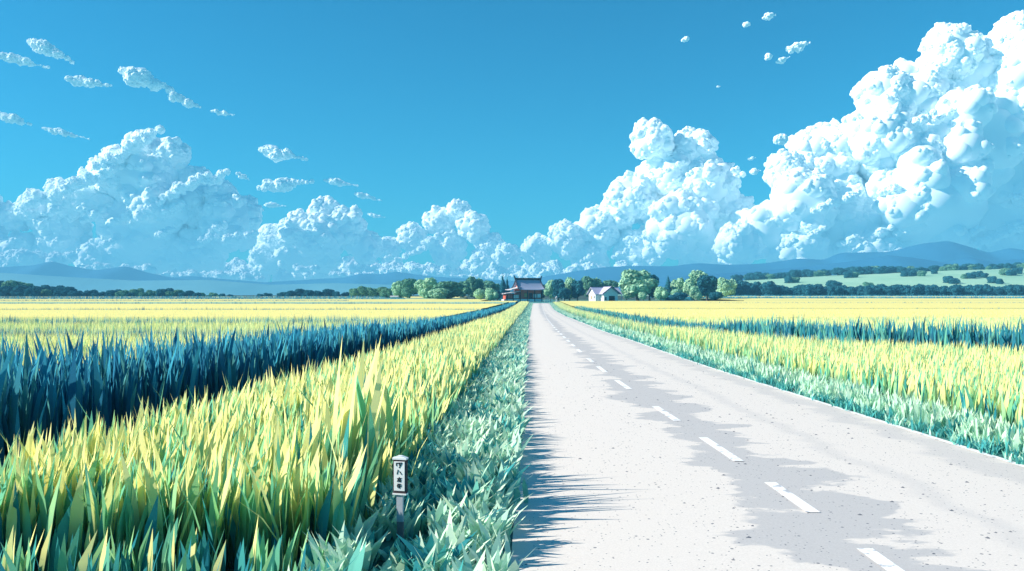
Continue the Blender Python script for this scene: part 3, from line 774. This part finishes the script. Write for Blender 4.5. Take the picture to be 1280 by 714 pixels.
ridge('mountains', [(600, 360), (680, 346), (720, 339), (760, 333.5), (800, 332.5), (840, 333), (870, 329), (910, 331), (950, 330), (1000, 323), (1030, 325), (1050, 316), (1110, 315), (1150, 305), (1185, 301), (1210, 308), (1235, 316), (1262, 310), (1290, 314), (1400, 318), (1600, 330)], 2500, 380, 1)
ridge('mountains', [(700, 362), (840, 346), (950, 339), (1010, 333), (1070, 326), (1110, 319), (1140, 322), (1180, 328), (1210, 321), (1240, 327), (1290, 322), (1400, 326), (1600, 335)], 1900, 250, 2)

# ------------------------------------------------------------------ temple
m_tile = noisy_mat('roof_tile', (.27, .31, .44), (.34, .38, .52), 3, rough=.6, stretch=(4, .5, .5))
m_ridge = noisy_mat('ridge_tile', (.02, .03, .05), (.035, .045, .07), 4)
m_wood = noisy_mat('red_brown_timber', (.48, .10, .065), (.56, .13, .08), 5, stretch=(1, 1, 5))
m_red = noisy_mat('vermilion_panel', (.60, .13, .10), (.66, .17, .13), 4)
m_paper = noisy_mat('paper_screen', (.72, .74, .74), (.78, .80, .80), 4)
m_amber = noisy_mat('amber_screen', (.50, .36, .14), (.58, .42, .18), 4)
m_dark = noisy_mat('dark_timber', (.03, .025, .03), (.05, .035, .04), 5)
m_plast = noisy_mat('white_plaster', (.72, .72, .70), (.80, .80, .78), 2)
def roof_slope(x0, x1, y_out, z_out, y_in, z_in, sag=.35, thick=.22, flare=.3, n=10, side_up=.35):
    """concave roof face from ridge (y_in,z_in) to eave (y_out,z_out), corners of the eave lifted"""
    b = MB(); nx = 14; top = []; 
    for i in range(n+1):
        t = i/n; r = []
        for j in range(nx+1):
            s = j/nx; e = abs(2*s-1)
            ext = flare*t*(2*s-1)
            x = x0 + (x1-x0)*s + ext; y = y_in + (y_out-y_in)*t
            z = z_in + (z_out-z_in)*(t + sag*t*(1-t)*1.6) + side_up*(e**4)*t*t
            r.append((x, y, z))
        top.append(r)
    m = nx+1; vs = [p for r in top for p in r] + [(p[0], p[1], p[2]-thick) for r in top for p in r]; o = (n+1)*m
    fs = []
    for i in range(n):
        for j in range(nx):
            a = i*m+j; fs.append((a, a+1, a+m+1, a+m)); fs.append((o+a, o+a+m, o+a+m+1, o+a+1))
    for i in range(n):
        a = i*m; fs.append((a, a+m, o+a+m, o+a)); a += nx; fs.append((a, o+a, o+a+m, a+m))
    for j in range(nx):
        fs.append((j, o+j, o+j+1, j+1)); a = n*m+j; fs.append((a, a+1, o+a+1, o+a))
    return b.add(vs, fs)
TY = 292; tx, ty, tz = at(660, TY)
tmp = empty('temple', (tx, ty, tz), math.radians(20), .96)
tag(tmp, 'small temple with curved grey tile roof and red-brown walls where the road ends', 'temple')
hw, hd = 4.3, 3.3           # half width and half depth of the hall
pl = MB(); pl.box(-hw-.3, hw+.3, -hd-.3, hd+.3, -.6, .95); pl.box(-hw-5.4, -hw-.3, -hd+.1, hd-.6, -.6, .9); pl.build('plinth', m_plast, tmp)
MB().box(-hw, hw, -hd, hd, .95, 4.6).build('wall', m_wood, tmp)
MB().box(-hw-4.9, -hw, -hd+.5, hd-1, .9, 3.0).build('wing_wall', m_wood, tmp)
for px_ in (-hw-5.1, -hw-2.6, -hw, -hw/3, hw/3, hw):
    MB().box(px_-.14, px_+.14, -hd-.36 if px_ >= -hw-.01 else -hd+.02, -hd-.08 if px_ >= -hw-.01 else -hd+.3, -.5, 4.55 if px_ >= -hw-.01 else 2.95).build('pillar', m_dark, tmp)
def screen(x0, x1, z0, z1, yf, mat, nbar=3):
    f = MB(); t = .09
    f.box(x0-t, x1+t, yf-.10, yf-.02, z0-t, z0); f.box(x0-t, x1+t, yf-.10, yf-.02, z1, z1+t)
    f.box(x0-t, x0, yf-.10, yf-.02, z0, z1); f.box(x1, x1+t, yf-.10, yf-.02, z0, z1)
    fo = f.build('window', m_dark, tmp)
    MB().box(x0, x1, yf-.05, yf-.015, z0, z1).build('pane', mat, fo)
    g = MB()
    for i in range(1, nbar): xx = x0+(x1-x0)*i/nbar; g.box(xx-.04, xx+.04, yf-.09, yf-.055, z0, z1)
    g.build('glazing_bar', m_dark, fo)
screen(1.0, 2.2, 1.5, 2.9, -hd, m_paper, 2); screen(2.55, 3.9, 1.5, 2.9, -hd, m_paper, 2)
screen(-2.6, -1.1, 1.7, 3.1, -hd, m_amber, 3)
screen(-hw-2.4, -hw-.4, 1.25, 2.55, -hd+.5, m_paper, 3)
screen(-hw-4.6, -hw-2.9, 1.2, 2.5, -hd+.5, m_red, 2)
d = MB().box(-.7, .6, -hd-.08, -hd-.01, .95, 3.2).build('door', m_dark, tmp)
MB().box(.35, .42, -hd-.13, -hd-.08, 1.9, 2.2).build('handle', m_steel, d)
# upper wall band and brackets
MB().box(-hw-.15, hw+.15, -hd-.22, hd+.22, 4.15, 4.42).build('beam', m_red, tmp)
RZ, EZ, EY = 8.3, 4.5, hd+1.35
rf = roof_slope(-hw-.55, hw+.55, -EY, EZ, 0, RZ).build('roof', m_tile, tmp)
rb = roof_slope(-hw-.55, hw+.55, EY, EZ, 0, RZ).build('roof', m_tile, tmp)
rg_ = MB(); rg_.box(-hw-.6, hw+.6, -.28, .28, RZ-.1, RZ+.55); rg_.box(-hw-.7, hw+.7, -.36, .36, RZ+.55, RZ+.68)
rgo = rg_.build('roof_ridge', m_ridge, tmp, .03)
for s in (-1, 1):
    MB().prism([(s*(hw+.55), RZ-.3), (s*(hw+.95), RZ-.1), (s*(hw+1.35), RZ+1.55), (s*(hw+1.0), RZ+1.35), (s*(hw+.8), RZ+.75), (s*(hw+.5), RZ+.7)], 'y', -.25, .25).build('ridge_ornament', m_ridge, rgo)
    # curved barge boards
    bb = MB(); prev = None
    for sd in (-1, 1):
        prev = None
        for i in range(9):
            t = i/8; xx = s*(hw+.62+.3*t); yy = sd*EY*t; z = RZ + (EZ-RZ)*(t+.35*t*(1-t)*1.6) + .35*t*t + .1
            if prev: bb.bar(prev, (xx, yy, z), .26, .5)
            prev = (xx, yy, z)
    bb.build('barge_board', m_ridge, tmp)
    gb = MB().prism([(-hd+.1, 4.6), (hd-.1, 4.6), (1.2, 6.4), (0, 7.9), (-1.2, 6.4)], 'x', s*(hw-.25), s*(hw-.02)).build('gable', m_red, tmp)
    MB().bar((s*(hw+.02), 0, 4.8), (s*(hw+.02), 0, 7.4), .2).bar((s*(hw+.04), -2, 5.3), (s*(hw+.04), 2, 5.3), .2).build('gable_timber', m_plast, gb)
def pent(x_in, x_out, z_in, z_out, y0, y1, th=.18):
    """pent roof falling away to the side, ends flared"""
    b = MB(); n = 8; vs = []
    for i in range(n+1):
        t = i/n; x = x_in+(x_out-x_in)*t; z = z_in+(z_out-z_in)*(t+.45*t*(1-t)); e = .5*t
        for yv in (y0-e, (y0+y1)/2, y1+e):
            vs.append((x, yv, z + (.18*t*t if yv != (y0+y1)/2 else 0)))
    k = len(vs); vs += [(a, b_, c-th) for a, b_, c in vs]; fs = []
    for i in range(n):
        for j in range(2):
            a = i*3+j; fs += [(a, a+1, a+4, a+3), (k+a, k+a+3, k+a+4, k+a+1)]
        a = i*3; fs += [(a, a+3, k+a+3, k+a), (a+2, k+a+2, k+a+5, a+5)]
    for j in range(2): fs += [(j, k+j, k+j+1, j+1), (n*3+j, n*3+j+1, k+n*3+j+1, k+n*3+j)]
    return b.add(vs, fs)
m_palet = noisy_mat('pale_tile', (.50, .50, .52), (.58, .58, .60), 3, rough=.5)
pent(-hw+.1, -hw-3.6, 5.6, 4.45, -hd-.4, hd).build('side_roof', m_palet, tmp)  # sunlight on the side roofs is put into their paler tile
pent(-hw+.1, -hw-5.9, 4.05, 2.95, -hd-.5, hd-.4).build('wing_roof', m_palet, tmp)
MB().box(-.9, .9, -hd-1.4, -hd-.36, -.5, .35).box(-.9, .9, -hd-.95, -hd-.37, .35, .7).build('steps', m_plast, tmp)

# ------------------------------------------------------------------ white house
HY = 305; hx, hyy, hz = at(757, HY)
hs = empty('white_house', (hx, hyy, hz), math.radians(24))
tag(hs, 'white house with lavender-grey roof and dark garage door right of the temple', 'house')
m_hroof = noisy_mat('lavender_roof', (.46, .44, .60), (.54, .52, .68), 2, rough=.6, stretch=(5, .4, 1))
m_shade = noisy_mat('eave_timber_and_shade', (.05, .06, .10), (.07, .08, .12), 4)
def gable_block(x0, x1, y0, y1, zw, zr, mat, axis, name):
    b = MB()
    if axis == 'x': b.prism([(y0, -.4), (y1, -.4), (y1, zw), ((y0+y1)/2, zr), (y0, zw)], 'x', x0, x1)
    else: b.prism([(x0, -.4), (x1, -.4), (x1, zw), ((x0+x1)/2, zr), (x0, zw)], 'y', y0, y1)
    return b.build(name, mat, hs)
gable_block(-5.0, 3.0, -1.2, 4.2, 2.9, 5.0, m_plast, 'x', 'wall')
gable_block(-3.0, 2.9, -4.2, 1.4, 2.95, 5.05, m_plast, 'y', 'wall')
def slab(p, q, r, s_, th=.16):
    b = MB(); vs = [p, q, r, s_]; lo_ = [(a, b_, c-th) for a, b_, c in vs]
    return b.add(vs+lo_, [(0,1,2,3), (7,6,5,4), (0,4,5,1), (1,5,6,2), (2,6,7,3), (3,7,4,0)])
rb = slab((-5.7, 1.5, 5.35), (6.2, 1.5, 5.35), (6.2, -2.0, 2.62), (-5.7, -2.0, 2.62)); r1 = rb.build('roof', m_hroof, hs)
slab((-5.7, 1.5, 5.352), (-5.7, 5.0, 2.62), (6.2, 5.0, 2.62), (6.2, 1.5, 5.352)).build('roof', m_hroof, hs)
slab((-.05, -5.0, 5.5), (-.05, 1.3, 5.5), (-3.9, 1.3, 2.72), (-3.9, -5.0, 2.72)).build('roof', m_hroof, hs)
slab((-.05, -5.0, 5.503), (3.8, -5.0, 2.72), (3.8, 1.3, 2.72), (-.05, 1.3, 5.503)).build('roof', m_hroof, hs)
f = MB(); f.bar((-3.95, -5.04, 2.66), (-.05, -5.04, 5.44), .14, .30); f.bar((-.05, -5.04, 5.44), (3.85, -5.04, 2.66), .14, .30)
f.bar((-.05, -5.0, 5.56), (-.05, 1.4, 5.56), .24, .16); f.bar((-5.75, 1.5, 5.42), (6.25, 1.5, 5.42), .24, .16); f.build('ridge_trim', m_shade, hs)
MB().box(-.9, 1.6, -4.27, -4.19, -.3, 1.95).build('garage_door', m_dark, hs)
w = MB().box(-2.6, -1.95, -4.26, -4.19, .3, 1.5).build('window', m_shade, hs)
w = MB().box(-5.07, -4.99, 1.5, 2.4, .8, 1.9).build('window', m_shade, hs); MB().box(-5.10, -5.071, 1.6, 2.3, .9, 1.8).build('pane', m_amber, w)
w = MB().box(-5.07, -4.99, -.6, .2, 1.0, 1.9).build('window', m_shade, hs)
MB().box(3.0, 5.4, .2, 4.0, -.3, 2.9).build('porch_wall', m_shade, hs)  # shade under the porch roof is put into this dark wall colour
for q in (3.6, 5.9): MB().box(q-.09, q+.09, -1.85, -1.67, -.4, 2.7).build('porch_post', m_plast, hs)

# ------------------------------------------------------------------ small things near the temple
m_stone = noisy_mat('pale_stone', (.55, .58, .60), (.66, .68, .70), 8, bump=.2)
x, y_, z = at(695.5, 278); ln = empty('stone_lantern', (x, y_, z))
tag(ln, 'pale stone lantern between the temple and the white house', 'stone lantern')
MB().lathe([(.42, -.1), (.42, .2), (.3, .25)], 6).build('base', m_stone, ln)
MB().lathe([(.17, .25), (.14, .7), (.17, 1.1)], 10).build('shaft', m_stone, ln)
MB().lathe([(.2, 1.1), (.34, 1.22), (.34, 1.3)], 6).build('platform', m_stone, ln)
lb = MB()
for i in range(4):
    a = PI/4+i*PI/2; lb.box(.2*math.cos(a)-.05, .2*math.cos(a)+.05, .2*math.sin(a)-.05, .2*math.sin(a)+.05, 1.3, 1.62)
lb.build('light_box', m_stone, ln)
MB().lathe([(.50, 1.62), (.40, 1.72), (.14, 1.92), (.06, 1.97), (.09, 2.05), (.02, 2.2)], 6).build('cap', m_stone, ln)
x, y_, z = at(704, 272); o = MB().box(-.13, .13, -.13, .13, -.1, 1.3).prism([(-.16, 1.3), (.16, 1.3), (0, 1.5)], 'y', -.16, .16).build('gate_post', m_stone)
o.location = (x, y_, z); tag(o, 'short white stone post standing alone right of the stone lantern', 'post')
x, y_, z = at(685.5, 276); fe = empty('railing', (x, y_, z), .1)
tag(fe, 'low white railing just right of the temple', 'railing')
for q in (-1.25, -.4, .4, 1.25): MB().box(q-.06, q+.06, -.06, .06, -.1, .95).build('post', m_plast, fe)
MB().box(-1.4, 1.4, -.045, .045, .96, 1.12).build('top_rail', m_plast, fe)
MB().box(-1.3, 1.3, -.03, .03, .45, .53).build('lower_rail', m_plast, fe)
def boulder(px, Y, r, label):
    V0, F0 = ICO[2]; d = np.array([mnoise.fractal((v[0]*1.3+px, v[1]*1.3, v[2]*1.3), 1, 2, 3) for v in V0])
    o = raw_mesh('boulder', V0*(r*(1+.3*d))[:, None]*np.array([1.5, 1, .7]), [F0], m_stone)
    o.location = Vector(at(px, Y)) + Vector((0, 0, r*.3)); tag(o, label, 'boulder')
boulder(617, 276, .5, 'pale boulder left of the temple below the yellow-green bushes')
boulder(726, 280, .42, 'pale boulder on the turf left of the white house')
x, y_, z = at(493, 322); sh = empty('garden_shed', (x, y_, z)); tag(sh, 'low pale shed under the left end of the temple grove', 'shed')
MB().box(-1.5, 1.5, -1, 1, -.2, 1.5).build('wall', noisy_mat('shed_panel', (.34, .48, .46), (.40, .54, .50), 3), sh)
MB().prism([(-1.25, 1.5), (1.25, 1.5), (0, 1.9)], 'x', -1.7, 1.7).build('roof', m_palet, sh)

# ------------------------------------------------------------------ clouds: heaps of round billows, kilometres away
def cloud_mat():
    m, nt, out = new_mat('cloud'); N = nt.nodes.new; Lk = nt.links.new
    d = N('ShaderNodeBsdfDiffuse'); d.inputs[0].default_value = (.88, .97, 1.0, 1)  # blue of the shaded sides is partly put into the white
    Lk(d.outputs[0], out.inputs[0]); return m
m_cloud = cloud_mat()
def sphere_cloud(name, blobs, D, label, levels=3, sq=.9, seed=0, thick=1.0, minr=2.6):
    """blobs (px, py, r_px[, dz]) at distance D; every billow carries smaller ones"""
    rg = np.random.default_rng(seed + 100); k = D/F
    cur = []
    for bl in blobs:
        px, py, r = bl[:3]; dy = bl[3] if len(bl) > 3 else 0
        cur.append(((px-VX)*k, D + (rg.uniform(-.5, .5)*r + dy)*k*thick, EYE + (HZ-py)*k, r*k*.82))
    big = np.array(cur); allsp = [big]; par = big
    for lv in range(levels):
        nch = (64, 10, 6)[lv]; fac = (.32, .42, .45)[lv]
        m = len(par); d = rg.normal(size=(m, nch, 3)); d[..., 2] += .15; d /= np.linalg.norm(d, axis=2)[..., None]
        rr = par[:, None, 3]*fac*rg.uniform(.6, 1.25, (m, nch))
        c = par[:, None, :3] + d*(par[:, None, 3:4]*rg.uniform((.74, .70, .72)[lv], (.88, .84, .9)[lv], (m, nch, 1)))
        ch = np.concatenate([c, rr[..., None]], 2).reshape(-1, 4)
        # drop those buried in a big billow or on the far side
        dist = np.linalg.norm(ch[:, None, :3] - big[None, :, :3], axis=2) + ch[:, None, 3] - big[None, :, 3]
        ok = (dist.min(axis=1) > 0) & (ch[:, 3] > minr*k*.5)
        ch = ch[ok]
        if not len(ch): break
        allsp.append(ch); par = ch
    Vs, Fs = [], []; n = 0
    for lv, sp in enumerate(allsp):
        T, Fc = ICO[3] if lv == 0 else (ICO[2] if lv <= 2 else ICO[1])
        V = (T[None]*sp[:, None, 3:4]*np.array([1, 1, sq]) + sp[:, None, :3]).reshape(-1, 3)
        if lv == 0:
            q_ = V/sp[:, 3].mean()*1.6; dn = np.array([mnoise.fractal(Vector(p), 1, 2, 3) for p in q_])
            ctr = np.repeat(sp[:, :3], len(T), axis=0); V = ctr + (V-ctr)*(.95 + .22*dn)[:, None]
        Fs.append((Fc[None] + (np.arange(len(sp))*len(T))[:, None, None]).reshape(-1, 3) + n); n += len(V); Vs.append(V)
    o = raw_mesh(name, np.concatenate(Vs), [np.concatenate(Fs)], m_cloud, smooth=True)
    return tag(o, label, 'cloud')
right_cloud = [(1225, 88, 66), (1290, 110, 80), (1150, 128, 62), (1205, 180, 90), (1095, 178, 55), (1042, 195, 55), (1290, 230, 100), (1150, 250, 85), (1065, 262, 70),
               (1000, 255, 48), (962, 285, 42), (925, 305, 34), (1000, 320, 40), (1080, 325, 45), (1180, 325, 50), (1280, 325, 60), (1340, 150, 90), (1100, 118, 36), (985, 215, 30), (1185, 68, 40), (1390, 230, 110), (1420, 320, 90), (1265, 62, 42), (1325, 100, 50), (1255, 150, 70)]
sphere_cloud('cloud', right_cloud, 7000, 'huge towering white cloud filling the right side of the sky', seed=1)
mid_cloud = [(815, 178, 30), (868, 188, 33), (838, 218, 45), (882, 235, 42), (790, 252, 40), (915, 280, 40), (750, 285, 34), (708, 300, 27), (670, 312, 22), (632, 320, 18), (850, 285, 52), (600, 328, 15), (800, 315, 36), (880, 320, 36), (740, 325, 28)]
sphere_cloud('cloud', mid_cloud, 8000, 'twin-topped white cloud tower rising right of the temple', seed=2)
left_cloud = [(182, 188, 27), (218, 196, 26), (160, 218, 38), (235, 245, 44), (118, 222, 27), (95, 250, 30), (50, 262, 27), (18, 272, 22), (75, 290, 38), (276, 242, 22), (290, 278, 42), (170, 290, 60), (-20, 262, 28), (240, 315, 40), (130, 330, 36), (192, 226, 40), (125, 252, 32), (205, 262, 42), (-40, 300, 40), (20, 320, 36)]
sphere_cloud('cloud', left_cloud, 7500, 'large heaped white cloud above the left mountains', seed=3)
sphere_cloud('cloud', [(403, 268, 26), (432, 284, 30), (380, 292, 30), (405, 300, 34), (368, 318, 26), (345, 302, 28), (455, 308, 24), (400, 318, 28), (330, 322, 22)], 8200, 'round white cloud right of the large heaped left cloud', seed=4)
sphere_cloud('cloud', [(572, 264, 18), (548, 276, 22), (592, 285, 22), (515, 298, 22), (485, 312, 18), (612, 308, 20), (560, 312, 26), (640, 318, 14)], 8600, 'white cloud standing left of the temple between two larger ones', seed=5)
# bright billows standing out in front of the heaps
fr = [(1115, 235, 14), (1130, 225, 12), (1150, 212, 10), (1165, 268, 12), (1135, 285, 14), (1100, 292, 12), (1060, 300, 10), (1180, 145, 12), (1150, 150, 12), (1205, 120, 9), (1235, 300, 12), (1270, 245, 9), (1275, 285, 14), (1215, 290, 10), (1060, 248, 12), (1020, 290, 10), (1030, 258, 12), (1155, 310, 9), (1190, 305, 10), (985, 305, 9)]
for nm, lst, D, lab in (('cloud', [(a, b, r) for a, b, r in fr], 6650, 'ragged bright cloud scraps in front of the huge right cloud'),
                        ('cloud', [(842, 265, 12), (850, 205, 7), (868, 215, 8), (832, 275, 9), (880, 245, 7), (800, 300, 9), (860, 310, 8), (775, 318, 8), (820, 325, 7), (905, 268, 8), (735, 322, 6), (915, 225, 11), (905, 232, 7)], 7750, 'ragged bright cloud scraps in front of the twin-topped tower'),
                        ('cloud', [(225, 235, 11), (215, 245, 8), (245, 228, 10), (185, 265, 11), (155, 270, 9), (115, 270, 9), (205, 292, 8), (270, 222, 9), (70, 262, 8), (135, 305, 7), (255, 300, 9), (140, 200, 12), (165, 185, 12), (180, 172, 12), (125, 222, 12), (95, 232, 12), (70, 245, 10), (40, 250, 10), (215, 260, 9), (285, 300, 8), (310, 295, 7), (270, 285, 8)], 7150, 'ragged bright cloud scraps in front of the large left cloud'),
                        ('cloud', [(540, 300, 10), (525, 312, 8), (505, 322, 8), (480, 325, 6), (560, 295, 7), (600, 312, 9), (360, 300, 8), (378, 305, 9), (350, 318, 6), (430, 325, 6)], 8000, 'ragged bright cloud scraps low between the left and middle clouds')):
    big = []
    rgs = random.Random(D)
    for a, b, r in lst:
        if D == 7150: r *= 1.35
        for q in range(5):
            t = (q-2)/2; big.append((a + t*r*1.1 + rgs.uniform(-2, 2), b - t*r*.55 + rgs.uniform(-2, 2), r*(.62-.22*abs(t)), rgs.uniform(-4, 4)))
    sphere_cloud(nm, big, D, lab, levels=2, seed=int(D), minr=1.2)
# low far banks on the horizon
def bank(pts, D, label, seed):
    rg = random.Random(seed); bl = []
    for x0, x1, yb, h in pts:
        x = x0
        while x < x1:
            r = h*rg.uniform(.35, .62); bl.append((x, yb - h*rg.uniform(.1, .55), r)); x += r*.8
    return sphere_cloud('cloud', bl, D, label, levels=2, seed=seed, minr=1.2)
bank([(-60, 35, 333, 30), (35, 95, 333, 22), (100, 140, 340, 12), (150, 195, 344, 14)], 6300, 'low white cloud bank at the far left horizon', 21)
bank([(205, 310, 350, 13), (300, 330, 352, 8)], 6350, 'thin white cloud bank low over the left mountains', 22)
bank([(150, 330, 352, 34), (300, 480, 352, 36), (460, 700, 352, 30)], 11600, 'long pale cloud bank stretched low behind all the left clouds', 25)
bank([(370, 400, 338, 8), (415, 470, 346, 8), (480, 560, 346, 14)], 6400, 'thin white cloud bank low above the hills left of the temple', 23)
bank([(560, 680, 352, 10), (670, 800, 348, 22)], 6450, 'thin white cloud bank low behind the temple', 24)
# small high clouds
def wisp(x0, y0, x1, y1, th, label, seed, D=5200):
    rg = random.Random(seed); n = max(3, int(math.hypot(x1-x0, y1-y0)/(th*.30))); bl = []
    for i in range(n):
        t = (i+.5)/n; e = math.sin(PI*min(1, t*1.15+.08))**.6 if 0 < t*1.15+.08 < 1 else .35
        r = th*.62*e*rg.uniform(.6, 1.1)
        bl.append((x0+(x1-x0)*t, y0+(y1-y0)*t + rg.uniform(-.2, .2)*th*e, max(r, th*.12)))
    return sphere_cloud('cloud', bl, D, label, levels=2, sq=.7, seed=seed, minr=.8)
Wl = [(36, 50, 92, 78, 17, 'small puffy cloud second from the top left corner'), (-6, 68, 62, 85, 11, 'long thin cloud running in from the left edge near the top'),
      (84, 100, 140, 108, 13, 'small flat cloud between the top left wisps'), (150, 86, 216, 113, 26, 'largest of the small puffy clouds at the upper left'),
      (212, 122, 252, 134, 14, 'small cloud trailing right of the largest upper left puff'), (263, 139, 294, 144, 7, 'tiny cloud ending the upper left chain'),
      (-4, 142, 40, 157, 12, 'thin cloud on the left edge above the heaped cloud'), (52, 160, 112, 174, 7, 'thin streak of cloud above the large left cloud'),
      (325, 188, 385, 200, 15, 'small oval cloud right of the large left cloud'), (322, 236, 392, 226, 17, 'flat pale cloud above the round one left of centre'),
      (296, 217, 312, 225, 7, 'tiny cloud beside the crown of the large left cloud'), (405, 225, 448, 232, 8, 'thin cloud left of centre above the round cloud'),
      (444, 243, 478, 251, 7, 'thin cloud right end of the middle streaks'), (330, 256, 358, 258, 6, 'tiny flat cloud under the flat pale one'),
      (460, 268, 482, 272, 5, 'tiny cloud above the cloud left of the temple'),
      (852, 50, 862, 47, 8, 'tiny puff high above the twin-topped tower'), (930, 32, 938, 29, 7, 'tiny puff left of the highest puff on the right'), (953, 23, 970, 19, 8, 'highest little puff in the right half of the sky'),
      (984, 62, 1014, 53, 11, 'small slanting cloud left of the huge right cloud'), (957, 73, 966, 70, 7, 'tiny puff at the left of the slanting cloud'), (970, 78, 988, 71, 7, 'little puff below the slanting cloud'),
      (896, 109, 901, 108, 3, 'speck of cloud alone above the gap between the right clouds'), (970, 178, 984, 174, 13, 'small round puff beside the shoulder of the huge right cloud'),
      (938, 216, 952, 213, 8, 'small puff between the twin-topped tower and the huge right cloud'), (935, 199, 945, 197, 4, 'speck of cloud over the gap between the right clouds')]
for i, w_ in enumerate(Wl): wisp(*w_, seed=40+i)

# ------------------------------------------------------------------ air
hm, hnt, hout = new_mat('haze')
pv = hnt.nodes.new('ShaderNodeVolumePrincipled'); pv.inputs['Color'].default_value = (.18, .66, 1.0, 1)
pv.inputs['Density'].default_value = .00036; pv.inputs['Anisotropy'].default_value = 0.0
hnt.links.new(pv.outputs[0], hout.inputs['Volume'])
hz_ = MB().box(-4000, 4000, -80, 3720, -8, 235).build('haze', hm); hz_['kind'] = 'stuff'
hz_['label'] = 'thin blue air over the whole plain'; hz_['category'] = 'haze'
